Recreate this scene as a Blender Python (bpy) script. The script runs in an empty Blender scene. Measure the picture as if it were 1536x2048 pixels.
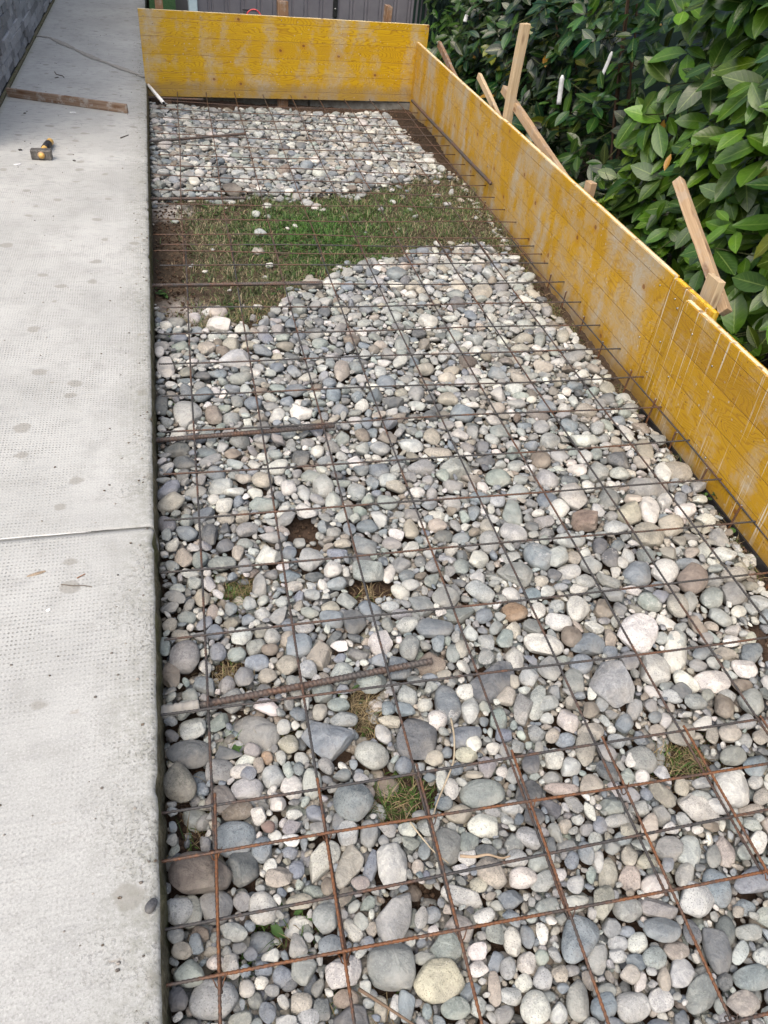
import bpy, math, random
import numpy as np
from mathutils import Vector, Matrix
R = math.radians
random.seed(7)
rng = np.random.default_rng(11)
scene = bpy.context.scene
COL = scene.collection

# ------------------------------------------------------------------ camera, world, sun, exposure
CAM = (0.1259, 0.0, 1.2898)
RIGHT, UP, VIEW = (0.96724, -0.23538, 0.09506), (0.08905, 0.66529, 0.74125), (0.23773, 0.70851, -0.66446)
cd = bpy.data.cameras.new('camera')
cd.sensor_fit = 'HORIZONTAL'; cd.sensor_width = 36.0; cd.lens = 36.0 * 1455 / 1536
cd.clip_start = 0.02; cd.clip_end = 400
cam = bpy.data.objects.new('camera', cd); COL.objects.link(cam)
m = Matrix.Identity(4)
for i in range(3):
    m[i][0], m[i][1], m[i][2], m[i][3] = RIGHT[i], UP[i], -VIEW[i], CAM[i]
cam.matrix_world = m
scene.camera = cam

SUN_EL, SUN_AZ = 58.0, 222.0           # high, veiled sun behind the camera
w = bpy.data.worlds.new('World'); scene.world = w; w.use_nodes = True
nt = w.node_tree
sky = nt.nodes.new('ShaderNodeTexSky'); sky.sky_type = 'NISHITA'; sky.sun_disc = False
sky.sun_elevation = R(SUN_EL); sky.sun_rotation = R(SUN_AZ)
sky.air_density = 1.0; sky.dust_density = 6.0; sky.ozone_density = 0.0
nt.links.new(sky.outputs[0], nt.nodes['Background'].inputs[0])
nt.nodes['Background'].inputs[1].default_value = 0.125
sd = bpy.data.lights.new('sun', 'SUN'); sd.energy = 1.1; sd.angle = R(75); sd.color = (1.0, 0.98, 0.945)
sun = bpy.data.objects.new('sun', sd); COL.objects.link(sun)
sdir = Vector((math.sin(R(SUN_AZ)) * math.cos(R(SUN_EL)), math.cos(R(SUN_AZ)) * math.cos(R(SUN_EL)), math.sin(R(SUN_EL))))
sun.rotation_euler = (-sdir).to_track_quat('-Z', 'Y').to_euler()
vs = scene.view_settings
vs.view_transform = 'Standard'; vs.look = 'None'; vs.gamma = 1.0; vs.use_curve_mapping = False
vs.exposure = 1.10
scene.cycles.max_bounces = 6; scene.cycles.diffuse_bounces = 3; scene.cycles.glossy_bounces = 2
scene.cycles.transmission_bounces = 2; scene.cycles.caustics_reflective = False; scene.cycles.caustics_refractive = False

# ------------------------------------------------------------------ material helpers
class NB:
    def __init__(s, name):
        s.m = bpy.data.materials.new(name); s.m.use_nodes = True
        s.t = s.m.node_tree; s.bsdf = s.t.nodes['Principled BSDF']; s.out = s.t.nodes['Material Output']
        s.tc = None
    def put(s, sock, v):
        if v is None: return
        if isinstance(v, bpy.types.NodeSocket): s.t.links.new(v, sock)
        else:
            if sock.type == 'RGBA' and len(v) == 3: v = (*v, 1)
            sock.default_value = v
    def obj(s):
        if s.tc is None: s.tc = s.t.nodes.new('ShaderNodeTexCoord')
        return s.tc.outputs['Object']
    def mapping(s, v, scale=(1, 1, 1), loc=(0, 0, 0), rot=(0, 0, 0)):
        n = s.t.nodes.new('ShaderNodeMapping'); s.put(n.inputs[0], v)
        n.inputs['Scale'].default_value = scale; n.inputs['Location'].default_value = loc; n.inputs['Rotation'].default_value = rot
        return n.outputs[0]
    def noise(s, v, scale=5, detail=4, rough=.55, dist=0, color=False):
        n = s.t.nodes.new('ShaderNodeTexNoise'); s.put(n.inputs['Vector'], v)
        s.put(n.inputs['Scale'], scale); s.put(n.inputs['Detail'], detail); s.put(n.inputs['Roughness'], rough); s.put(n.inputs['Distortion'], dist)
        return n.outputs['Color' if color else 'Fac']
    def voro(s, v, scale=5, feature='F1', out='Distance', rand=1.0, flat=False):
        n = s.t.nodes.new('ShaderNodeTexVoronoi'); n.feature = feature; n.voronoi_dimensions = '2D' if flat else '3D'; s.put(n.inputs['Vector'], v); s.put(n.inputs['Scale'], scale)
        n.inputs['Randomness'].default_value = rand
        return n.outputs[out]
    def wave(s, v, scale=5, dist=2, detail=2, dscale=1, direction='Z'):
        n = s.t.nodes.new('ShaderNodeTexWave'); n.bands_direction = direction; s.put(n.inputs['Vector'], v); s.put(n.inputs['Scale'], scale)
        s.put(n.inputs['Distortion'], dist); s.put(n.inputs['Detail'], detail); s.put(n.inputs['Detail Scale'], dscale)
        return n.outputs['Fac']
    def math(s, op, a, b=None, c=None, clamp=False):
        n = s.t.nodes.new('ShaderNodeMath'); n.operation = op; n.use_clamp = clamp
        for i, v in enumerate((a, b, c)):
            if v is not None: s.put(n.inputs[i], v)
        return n.outputs[0]
    def vmath(s, op, a, b=None):
        n = s.t.nodes.new('ShaderNodeVectorMath'); n.operation = op; s.put(n.inputs[0], a)
        if b is not None: s.put(n.inputs[1], b)
        return n.outputs[0]
    def vscale(s, a, k):
        n = s.t.nodes.new('ShaderNodeVectorMath'); n.operation = 'SCALE'; s.put(n.inputs[0], a); n.inputs['Scale'].default_value = k
        return n.outputs[0]
    def sep(s, v):
        n = s.t.nodes.new('ShaderNodeSeparateXYZ'); s.put(n.inputs[0], v); return n.outputs
    def comb(s, x, y, z):
        n = s.t.nodes.new('ShaderNodeCombineXYZ'); s.put(n.inputs[0], x); s.put(n.inputs[1], y); s.put(n.inputs[2], z); return n.outputs[0]
    def ramp(s, f, lo, hi, a=0.0, b=1.0):
        n = s.t.nodes.new('ShaderNodeMapRange'); n.clamp = True
        s.put(n.inputs[0], f); n.inputs[1].default_value = lo; n.inputs[2].default_value = hi; n.inputs[3].default_value = a; n.inputs[4].default_value = b
        return n.outputs[0]
    def mix(s, f, a, b, mode='MIX'):
        n = s.t.nodes.new('ShaderNodeMix'); n.data_type = 'RGBA'; n.blend_type = mode; n.clamp_factor = True
        s.put(n.inputs[0], f); s.put(n.inputs[6], a); s.put(n.inputs[7], b); return n.outputs[2]
    def attr(s, name, out='Color'):
        n = s.t.nodes.new('ShaderNodeAttribute'); n.attribute_name = name; return n.outputs[out]
    def bump(s, h, dist=.002, strength=1.0, normal=None):
        n = s.t.nodes.new('ShaderNodeBump'); s.put(n.inputs['Height'], h); n.inputs['Distance'].default_value = dist; n.inputs['Strength'].default_value = strength
        if normal is not None: s.put(n.inputs['Normal'], normal)
        return n.outputs[0]
    def done(s, color, rough=.7, normal=None, spec=.5, metal=None):
        s.put(s.bsdf.inputs['Base Color'], color); s.put(s.bsdf.inputs['Roughness'], rough)
        s.put(s.bsdf.inputs['Specular IOR Level'], spec)
        if normal is not None: s.put(s.bsdf.inputs['Normal'], normal)
        if metal is not None: s.put(s.bsdf.inputs['Metallic'], metal)
        return s.m

def stone_material():
    b = NB('river_stone'); o = b.obj(); col = b.attr('col'); r = b.attr('rnd', 'Vector'); rs = b.sep(r)
    p = b.vmath('ADD', o, b.vscale(r, 37.0))
    big = b.noise(p, 26, 6, .68, .8); fine = b.noise(p, 330, 2, .6); grit = b.noise(p, 120, 4, .7)
    c = b.mix(b.ramp(big, .3, .7), b.mix(1, col, (.62, .63, .65), 'MULTIPLY'), b.mix(.08, b.mix(1, col, (1.26, 1.26, 1.23), 'MULTIPLY'), (.6, .56, .48)))
    # granite speckle
    sp = b.math('MULTIPLY', b.ramp(b.voro(p, 260, out='Distance'), .18, .34, 1, 0), b.ramp(rs[0], .62, .8, 0, .62))
    c = b.mix(sp, c, b.mix(1, col, (.28, .29, .31), 'MULTIPLY'))
    sp2 = b.math('MULTIPLY', b.ramp(grit, .56, .66), b.ramp(rs[0], .2, 1, .4, .8))
    c = b.mix(sp2, c, b.mix(1, col, (.52, .51, .50), 'MULTIPLY'))
    c = b.mix(b.ramp(fine, .54, .68, 0, .5), c, b.mix(1, col, (1.4, 1.4, 1.37), 'MULTIPLY'))
    # pale mineral veins and bedding stripes
    warp = b.vmath('ADD', p, b.vscale(b.noise(p, 26, 4, .65, 0, True), .09))
    vein = b.ramp(b.voro(warp, 12, 'DISTANCE_TO_EDGE'), .0, .022, 1, 0)
    vein = b.math('MULTIPLY', vein, b.math('MULTIPLY', b.ramp(rs[1], .80, 1.0, 0, .5), b.ramp(b.noise(p, 9, 2), .42, .6)))
    c = b.mix(vein, c, (.62, .6, .56))
    rot = b.t.nodes.new('ShaderNodeVectorRotate'); b.put(rot.inputs['Vector'], p); rot.rotation_type = 'EULER_XYZ'
    b.put(rot.inputs['Rotation'], b.vmath('MULTIPLY', r, (3.0, 3.0, 5.0)))
    st = b.math('MULTIPLY', b.ramp(b.wave(rot.outputs[0], 26, 14, 4, 2.2), .35, .8), b.ramp(rs[2], .6, .97, 0, .45))
    c = b.mix(st, c, b.mix(1, col, (.62, .63, .65), 'MULTIPLY'))
    # dusty soil film, thin and patchy
    c = b.mix(b.math('MULTIPLY', b.ramp(b.noise(o, 11, 4, .65), .46, .72), .42), c, (.33, .305, .26))
    h = b.math('ADD', b.math('MULTIPLY', big, 1.2), b.math('ADD', b.math('MULTIPLY', grit, .35), b.math('MULTIPLY', fine, .12)))
    return b.done(c, b.ramp(big, .3, .7, .62, .85), b.bump(h, .0055, .9), .3)

def soil_material():
    b = NB('soil'); o = b.obj(); c = b.attr('col')
    n1 = b.noise(o, 45, 5, .65); n2 = b.noise(o, 260, 3, .7)
    cc = b.mix(b.ramp(n1, .3, .7), b.mix(1, c, (.55, .52, .5), 'MULTIPLY'), b.mix(1, c, (1.35, 1.3, 1.25), 'MULTIPLY'))
    cc = b.mix(b.ramp(n2, .6, .75, 0, .5), cc, (.17, .14, .1))
    return b.done(cc, .95, b.bump(b.math('ADD', n1, b.math('MULTIPLY', n2, .4)), .012, 1.0), .15)

def concrete_material():
    b = NB('brushed_concrete'); o = b.obj(); x, y, z = b.sep(o)
    big = b.noise(o, 2.2, 5, .6); mid = b.noise(o, 14, 5, .65); fine = b.noise(o, 240, 3, .7)
    c = b.mix(b.ramp(big, .3, .7), (.295, .302, .292), (.395, .403, .39))
    c = b.mix(b.ramp(mid, .50, .70, 0, .6), c, (.26, .265, .252))
    c = b.mix(b.ramp(fine, .5, .75, 0, .5), c, (.21, .21, .20))
    c = b.mix(b.ramp(fine, .45, .28, 0, .5), c, (.50, .505, .49))
    # short dark drag marks across the slab, mostly on the far half
    dr = b.noise(b.mapping(o, (16, 62, 1)), 1.0, 4, .62, .4)
    farm = b.math('MULTIPLY', b.ramp(y, 2.2, 5.6), b.ramp(b.noise(o, 2.5, 3), .34, .56))
    c = b.mix(b.math('MULTIPLY', b.ramp(dr, .56, .63), b.ramp(farm, 0, 1, .15, .9)), c, (.2, .205, .21))
    # rows of small imprinted dimples left by the mould
    jx = b.math('ADD', x, b.math('MULTIPLY', b.noise(o, 7, 2), .009)); jy = b.math('ADD', y, b.math('MULTIPLY', b.noise(b.mapping(o, loc=(4, 9, 2)), 6, 2), .012))
    fx = b.math('SUBTRACT', b.math('FRACT', b.math('DIVIDE', jx, .0088)), .5)
    fy = b.math('SUBTRACT', b.math('FRACT', b.math('DIVIDE', jy, .0112)), .5)
    d = b.math('SQRT', b.math('ADD', b.math('MULTIPLY', fx, fx), b.math('MULTIPLY', b.math('MULTIPLY', fy, fy), 1.6)))
    dim = b.ramp(d, .17, .33, 1, 0)
    mask = b.math('MULTIPLY', b.ramp(b.noise(b.mapping(o, loc=(1, 3, 0)), 1.7, 4, .6), .30, .50), b.ramp(y, .35, .9))
    mask = b.math('MULTIPLY', mask, b.ramp(y, 5.0, 3.6))
    mask = b.math('MULTIPLY', mask, b.ramp(b.noise(o, 60, 2), .3, .6, .2, 1)); mask = b.math('MULTIPLY', mask, b.ramp(b.noise(b.mapping(o, loc=(3, 3, 3)), 9, 4, .65), .36, .58, .25, 1))
    dm = b.math('MULTIPLY', dim, mask)
    c = b.mix(b.math('MULTIPLY', dm, .85), c, (.15, .15, .14))
    # weathered cement skin worn off near the free edge, with pits
    edge = b.math('ADD', b.ramp(x, -.16, -.005), b.math('MULTIPLY', b.ramp(y, .9, .1), .3))
    pit = b.math('MULTIPLY', b.ramp(b.noise(o, 120, 4, .7), .52, .64), b.math('MULTIPLY', edge, b.ramp(b.noise(o, 6, 3), .36, .6)))
    c = b.mix(b.math('MULTIPLY', pit, .8), c, (.17, .165, .155))
    grit = b.math('MULTIPLY', b.ramp(b.noise(o, 190, 3, .75), .53, .62), b.ramp(y, 1.1, .3, .2, 1))
    c = b.mix(b.math('MULTIPLY', grit, .5), c, (.16, .16, .155))
    # stains: oval damp-looking patches, brown smears
    sv = b.voro(b.mapping(o, (6.3, 6.3, 1)), 1.0, flat=True); sc = b.sep(b.voro(b.mapping(o, (6.3, 6.3, 1)), 1.0, out='Color', flat=True))[0]
    wob = b.math('ADD', sv, b.math('ADD', b.math('MULTIPLY', b.noise(b.mapping(o, (5, 16, 1)), 1.0, 4, .65), .55), b.math('MULTIPLY', mid, .12)))
    stn = b.math('MULTIPLY', b.ramp(wob, .405, .45, 1, 0), b.math('GREATER_THAN', sc, .48))
    c = b.mix(b.math('MULTIPLY', stn, .7), c, (.215, .21, .19))
    gr = b.math('MULTIPLY', b.ramp(b.math('ADD', x, b.math('MULTIPLY', b.noise(o, 8, 5, .65), .20)), -.02, .10), b.ramp(b.noise(o, 55, 4, .7), .38, .62, .15, 1))
    c = b.mix(b.math('MULTIPLY', gr, .6), c, (.16, .165, .135))
    br = b.math('MULTIPLY', b.ramp(b.noise(b.mapping(o, (9, 20, 1), loc=(7, 1, 0)), 1, 4, .7), .66, .74), .5)
    c = b.mix(br, c, (.19, .15, .105))
    wl = b.math('MULTIPLY', b.ramp(b.math('ADD', x, b.math('MULTIPLY', mid, .06)), -.80, -.765, 1, 0), .75)
    c = b.mix(wl, c, (.22, .23, .18))
    h = b.math('SUBTRACT', b.math('ADD', b.math('MULTIPLY', mid, .5), b.math('MULTIPLY', fine, .35)), b.math('ADD', b.math('MULTIPLY', dm, .9), pit))
    return b.done(c, .85, b.bump(h, .0016, .8), .25)

def moss_material():
    b = NB('mossy_concrete_face'); o = b.obj(); n = b.noise(o, 60, 5, .7); n2 = b.noise(o, 7, 3)
    c = b.mix(b.ramp(n, .35, .65), (.075, .068, .042), (.20, .185, .13))
    c = b.mix(b.ramp(n2, .5, .68, 0, .7), c, (.085, .10, .03))
    c = b.mix(b.ramp(n, .66, .74, 0, .6), c, (.25, .24, .21))
    return b.done(c, .95, b.bump(n, .01, 1), .1)

def yellow_board_material(name, seed, wear, streaks=0.0, pitch=.104, ca=(.52, .335, .008), cb=(.45, .275, .008)):
    """varnished three-ply shuttering board: local x runs along the board, z up"""
    b = NB(name); o = b.obj(); x, y, z = b.sep(o)
    zp = b.math('DIVIDE', b.math('ADD', z, .31), pitch); pid = b.math('FLOOR', zp); fz = b.math('FRACT', zp)
    shift = b.math('MULTIPLY', pid, 3.717)
    q = b.comb(b.math('ADD', x, b.math('ADD', shift, seed)), b.math('MULTIPLY', pid, 5.3), z)
    # cathedral grain: contour lines of a stretched height field
    fld = b.noise(b.mapping(q, (1.9, 1, 11)), 1.0, 2.2, .45, .25)
    kq = b.comb(b.math('ADD', x, b.math('ADD', seed, b.math('MULTIPLY', z, .13))), z, 0.0); kq = b.mapping(kq, (4.3, 5.2, 1), loc=(seed, seed * .37, 0))
    k1 = b.voro(kq, 1.0, flat=True); kc = b.sep(b.voro(kq, 1.0, out='Color', flat=True))[0]
    knot = b.math('GREATER_THAN', kc, .60)
    pull = b.math('MULTIPLY', b.ramp(k1, 0, .42, 1, 0), b.math('MULTIPLY', knot, .3))
    lines = b.math('FRACT', b.math('MULTIPLY', b.math('ADD', fld, pull), 34.0))
    grain = b.math('MULTIPLY', b.ramp(lines, .55, .95), b.ramp(lines, 1.0, .95))
    fib = b.noise(b.mapping(q, (5, 1, 190)), 1.0, 3, .6)
    kd = b.math('MULTIPLY', knot, b.ramp(k1, .038, .052, 1, 0)); ring = b.math('MULTIPLY', knot, b.math('MULTIPLY', b.ramp(k1, .05, .06), b.ramp(k1, .16, .07, 0, .7)))
    tone = b.sep(b.voro(b.comb(b.math('MULTIPLY', pid, 1.7), seed, 0.5), 1.0, out='Color'))[0]
    c = b.mix(tone, ca, cb)
    c = b.mix(b.math('MULTIPLY', b.ramp(fib, .42, .66), .4), c, (.39, .205, .010))
    c = b.mix(b.math('MULTIPLY', grain, .72), c, (.27, .135, .012))
    c = b.mix(kd, c, (.20, .085, .02)); c = b.mix(b.math('MULTIPLY', ring, .7), c, (.34, .16, .02))
    # varnish worn through in upright roller bands and blotches, cement film on top
    w1 = b.noise(b.mapping(o, (5.2, 1, 1.1), loc=(seed, 0, 0)), 1.0, 2, .5); w2 = b.noise(b.mapping(o, (9, 1, 7), loc=(seed * 2, 3, 0)), 1.0, 5, .65, .3)
    w3 = b.noise(b.mapping(o, (60, 1, 60)), 1.0, 4, .7)
    ww = b.math('ADD', b.math('ADD', b.math('MULTIPLY', w1, .5), b.math('MULTIPLY', w2, .5)), b.math('ADD', b.math('MULTIPLY', b.math('SUBTRACT', w3, .5), .13), b.math('MULTIPLY', b.math('SUBTRACT', fib, .5), .12)))
    wr = b.ramp(ww, .55 - wear, .74 - wear, 0, .85)
    wc = b.mix(b.ramp(w3, .3, .7), (.33, .285, .20), (.38, .365, .33))
    wc = b.mix(b.math('MULTIPLY', grain, .4), wc, (.36, .29, .17))
    c = b.mix(b.math('MULTIPLY', wr, b.math('SUBTRACT', 1.0, b.math('MULTIPLY', kd, .8))), c, wc)
    if streaks:
        sl = b.noise(b.mapping(b.comb(b.math('ADD', x, b.math('MULTIPLY', z, .10)), y, z), (75, 1, 1.6)), 1.0, 3, .7)
        sm = b.noise(b.mapping(o, (4, 1, 3), loc=(2, 0, seed)), 1.0, 3, .6)
        c = b.mix(b.math('MULTIPLY', b.math('MULTIPLY', b.ramp(sl, .585, .64), b.ramp(sm, .36, .52)), streaks), c, (.52, .47, .37))
    seam = b.math('ADD', b.ramp(fz, .0, .018, 1, 0), b.ramp(fz, .982, 1.0))
    c = b.mix(b.math('MULTIPLY', seam, .8), c, (.17, .085, .02))
    spk = b.ramp(b.voro(b.mapping(b.comb(x, z, 0.0), (30, 30, 1)), 1.0, flat=True), .06, .10, .75, 0); spm = b.ramp(b.noise(o, 30, 2), .55, .62)
    c = b.mix(b.math('MULTIPLY', spk, spm), c, (.12, .06, .02))
    mud = b.math('MULTIPLY', b.ramp(b.math('ADD', z, b.math('MULTIPLY', b.noise(b.mapping(o, (7, 1, 7)), 1.0, 5, .7), .12)), -.085, -.13), .45)
    c = b.mix(mud, c, (.17, .125, .075))
    spl = b.math('MULTIPLY', b.ramp(b.voro(b.mapping(b.comb(x, z, 0.0), (17, 17, 1)), 1.0, flat=True), .05, .075, 1, 0), b.ramp(b.noise(o, 6, 3), .5, .6))
    c = b.mix(b.math('MULTIPLY', spl, .7), c, (.40, .385, .35))
    h = b.math('SUBTRACT', b.math('ADD', b.math('MULTIPLY', fib, .4), b.math('MULTIPLY', grain, -.3)), b.math('MULTIPLY', seam, 1.2))
    return b.done(c, b.ramp(wr, 0, .8, .42, .75), b.bump(h, .0014, .7), .4)

def wood_material(name, ca, cb, dirt=0.0, seed=0.0):
    """sawn timber: grain runs along local z"""
    b = NB(name); o = b.obj()
    f = b.noise(b.mapping(o, (130, 130, 5), loc=(seed, seed, seed)), 1.0, 4, .65, .2); g = b.noise(b.mapping(o, (14, 14, 2), loc=(seed, 0, 0)), 1.0, 3, .6)
    c = b.mix(b.ramp(f, .35, .65), ca, cb)
    c = b.mix(b.ramp(g, .5, .72, 0, .5), c, b.mix(.5, ca, (.2, .12, .06)))
    kn = b.math('MULTIPLY', b.ramp(b.voro(b.mapping(o, (22, 22, 7), loc=(seed, seed, 0)), 1.0), .16, .30, 1, 0), .75); c = b.mix(kn, c, (.12, .065, .035))
    if dirt: c = b.mix(b.ramp(b.noise(o, 17, 4, .65), .5, .62, 0, dirt), c, (.33, .32, .30))
    return b.done(c, .8, b.bump(f, .0012, .7), .25)

def steel_material(name, rust, dark=(.055, .047, .044), lo=.42, hi=.6):
    b = NB(name); o = b.obj(); n = b.noise(o, 5.5, 5, .7); f = b.noise(o, 170, 3, .7)
    c = b.mix(b.ramp(f, .35, .65), dark, tuple(v * 2.0 for v in dark))
    rc = b.mix(b.ramp(f, .3, .7), (.065, .030, .018), (.20, .080, .027))
    c = b.mix(b.ramp(b.math('ADD', n, b.math('MULTIPLY', f, .12)), lo, hi, 0, rust), c, rc)
    return b.done(c, .62, b.bump(f, .0006, .6), .45, .15)

def leaf_material():
    b = NB('laurel_leaf'); col = b.attr('col'); u, v, _ = b.sep(b.attr('luv', 'Vector'))
    av = b.math('ABSOLUTE', v)
    rib = b.ramp(av, .03, .085, 1, 0)
    side = b.math('FRACT', b.math('SUBTRACT', b.math('MULTIPLY', u, 8.5), b.math('MULTIPLY', av, 1.7)))
    vn = b.math('MULTIPLY', b.ramp(b.math('ABSOLUTE', b.math('SUBTRACT', side, .5)), .04, .12, 1, 0), b.ramp(av, .95, .6, 0, 1))
    n = b.noise(b.obj(), 40, 3, .6)
    c = b.mix(b.ramp(n, .3, .7), b.mix(1, col, (.8, .82, .8), 'MULTIPLY'), b.mix(1, col, (1.2, 1.15, 1.1), 'MULTIPLY'))
    pale = b.mix(.5, b.mix(1, col, (1.9, 1.7, 1.6), 'MULTIPLY'), (.22, .28, .09))
    c = b.mix(b.math('MULTIPLY', rib, .85), c, pale); c = b.mix(b.math('MULTIPLY', vn, .2), c, pale)
    h = b.math('ADD', b.math('MULTIPLY', b.math('ABSOLUTE', b.math('SUBTRACT', side, .5)), .45), b.math('MULTIPLY', n, .8))
    b.done(c, .31, b.bump(h, .0016, .5), .45)
    tr = b.t.nodes.new('ShaderNodeBsdfTranslucent'); b.put(tr.inputs['Color'], b.mix(1, c, (1.5, 1.6, .6), 'MULTIPLY'))
    mx = b.t.nodes.new('ShaderNodeMixShader'); mx.inputs[0].default_value = .16
    b.t.links.new(b.bsdf.outputs[0], mx.inputs[1]); b.t.links.new(tr.outputs[0], mx.inputs[2]); b.t.links.new(mx.outputs[0], b.out.inputs[0])
    return b.m

def attr_material(name, rough=.7, spec=.3, transl=0.0):
    b = NB(name); col = b.attr('col'); n = b.noise(b.obj(), 60, 3, .6)
    c = b.mix(b.ramp(n, .3, .7), b.mix(1, col, (.75, .75, .75), 'MULTIPLY'), b.mix(1, col, (1.2, 1.2, 1.2), 'MULTIPLY'))
    b.done(c, rough, None, spec)
    if transl:
        tr = b.t.nodes.new('ShaderNodeBsdfTranslucent'); b.put(tr.inputs['Color'], c)
        mx = b.t.nodes.new('ShaderNodeMixShader'); mx.inputs[0].default_value = transl
        b.t.links.new(b.bsdf.outputs[0], mx.inputs[1]); b.t.links.new(tr.outputs[0], mx.inputs[2]); b.t.links.new(mx.outputs[0], b.out.inputs[0])
    return b.m

def plain_material(name, ca, cb, rough=.6, scale=30, bump=.001, spec=.4, metal=None):
    b = NB(name); n = b.noise(b.obj(), scale, 5, .65)
    return b.done(b.mix(b.ramp(n, .35, .65), ca, cb), rough, b.bump(n, bump, .6), spec, metal)

M = dict(
    stone=stone_material(), soil=soil_material(), concrete=concrete_material(), moss=moss_material(),
    back_board=yellow_board_material('yellow_board_back', 1.3, .06, 0),
    side_board=yellow_board_material('yellow_board_side', 6.1, .115, 0, .104, (.46, .268, .012), (.38, .215, .012)), side_board2=yellow_board_material('yellow_board_side_worn', 9.4, .11, 0, .104, (.46, .268, .012), (.38, .215, .012)),
    near_board=yellow_board_material('yellow_board_scraped', 14.2, .05, .9, .104, (.41, .24, .010), (.33, .185, .010)),
    edge=wood_material('pale_spruce_edge', (.52, .44, .27), (.66, .58, .40)),
    edge_yellow=wood_material('yellow_painted_edge', (.52, .33, .02), (.60, .42, .06)),
    stake=wood_material('fresh_sawn_timber', (.36, .265, .16), (.47, .37, .24), .2, 2),
    stake_b=wood_material('sawn_timber_tan', (.28, .19, .11), (.38, .275, .17), .25, 5),
    stake_old=wood_material('weathered_timber', (.15, .085, .05), (.23, .15, .095), .35, 9),
    batten=wood_material('dirty_formwork_timber', (.15, .095, .065), (.25, .19, .145), .7, 3),
    mesh_near=steel_material('rusty_mesh_steel', 1.0, (.035, .029, .026), .46, .60), mesh_mid=steel_material('mesh_steel', .6, (.028, .027, .027), .54, .68), mesh_far=steel_material('brown_mesh_steel', .5, (.034, .029, .026)),
    dowel=steel_material('dowel_steel', .5, (.040, .036, .034), .5, .68),
    leaf=leaf_material(), grass=attr_material('grass_blades', .6, .3, .25), twig=attr_material('twig_bark', .9, .15),
    mortar=plain_material('mortar_patch', (.22, .21, .19), (.31, .30, .275), .9, 40, .004),
    joint=plain_material('pale_joint_strip', (.52, .52, .50), (.64, .64, .62), .7, 60), crack=plain_material('dark_joint', (.03, .03, .028), (.06, .055, .05), .95, 60),
    kerb=plain_material('damp_kerb_concrete', (.115, .112, .10), (.20, .20, .185), .9, 25, .004),
    shed=plain_material('anthracite_sheet', (.125, .122, .145), (.15, .147, .17), .5, 9, .0004), shed_post=plain_material('pale_blue_metal', (.40, .52, .60), (.50, .62, .68), .45, 20),
    shed_dark=plain_material('black_hinge', (.012, .013, .015), (.02, .02, .022), .5, 20), screw=plain_material('zinc', (.25, .25, .25), (.40, .40, .40), .4, 80, .0005, .5, .8),
    brick=attr_material('slate_cladding', .6, .5), brick_back=plain_material('dark_mortar', (.06, .062, .066), (.10, .102, .105), .95, 70, .003),
    white=plain_material('white_plastic', (.62, .63, .62), (.74, .74, .73), .45, 50, .0003), tag=plain_material('white_plant_label', (.42, .45, .47), (.56, .58, .60), .5, 30, .0005),
    net=plain_material('dark_green_screen', (.010, .024, .020), (.016, .034, .030), .85, 160, .002, .2), lawn=plain_material('lawn', (.022, .06, .02), (.05, .10, .035), .95, 55, .02, .1),
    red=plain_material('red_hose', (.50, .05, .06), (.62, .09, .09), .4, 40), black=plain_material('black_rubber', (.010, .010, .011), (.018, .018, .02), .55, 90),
    head=plain_material('worn_hammer_steel', (.06, .055, .05), (.16, .15, .135), .5, 70, .0015, .5, .35), ochre=plain_material('varnished_handle', (.50, .29, .06), (.62, .40, .13), .45, 60),
    ground=plain_material('far_ground', (.05, .055, .03), (.08, .085, .045), .95, 3, .02, .1), bed=plain_material('planting_bed_soil', (.02, .016, .012), (.04, .032, .024), .95, 40, .02, .1),
)

# ------------------------------------------------------------------ mesh helpers
def add_mesh(name, V, F, mat, parent=None, smooth=False, loc=None, col=None, extra=None):
    me = bpy.data.meshes.new(name)
    V = np.asarray(V, np.float32).reshape(-1, 3)
    if isinstance(F, np.ndarray):
        k = F.shape[1]; n = len(F)
        me.vertices.add(len(V)); me.vertices.foreach_set('co', V.ravel())
        me.loops.add(n * k); me.loops.foreach_set('vertex_index', F.astype(np.int32).ravel())
        me.polygons.add(n); me.polygons.foreach_set('loop_start', np.arange(0, n * k, k, dtype=np.int32))
        me.update(calc_edges=True)
    else:
        me.from_pydata([tuple(v) for v in V.tolist()], [], F)
    me.validate()
    if smooth: me.polygons.foreach_set('use_smooth', np.ones(len(me.polygons), bool))
    if col is not None:
        a = me.attributes.new('col', 'FLOAT_COLOR', 'POINT')
        c = np.ones((len(V), 4), np.float32); c[:, :3] = col; a.data.foreach_set('color', c.ravel())
    for k2, v2 in (extra or {}).items():
        a = me.attributes.new(k2, 'FLOAT_VECTOR', 'POINT'); a.data.foreach_set('vector', np.broadcast_to(np.asarray(v2, np.float32), (len(V), 3)).astype(np.float32).ravel())
    me.materials.append(mat)
    o = bpy.data.objects.new(name, me); COL.objects.link(o)
    if parent is not None: o.parent = parent
    if loc is not None: o.location = loc
    return o

def tag(o, label=None, cat=None, group=None, kind=None):
    if label: o['label'] = label
    if cat: o['category'] = cat
    if group: o['group'] = group
    if kind: o['kind'] = kind
    return o
def thing(name, label, cat, loc=(0, 0, 0), rz=0.0, group=None):
    o = bpy.data.objects.new(name, None); COL.objects.link(o); o.empty_display_size = .05
    o.location = loc; o.rotation_euler = (0, 0, rz)
    return tag(o, label, cat, group)

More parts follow.
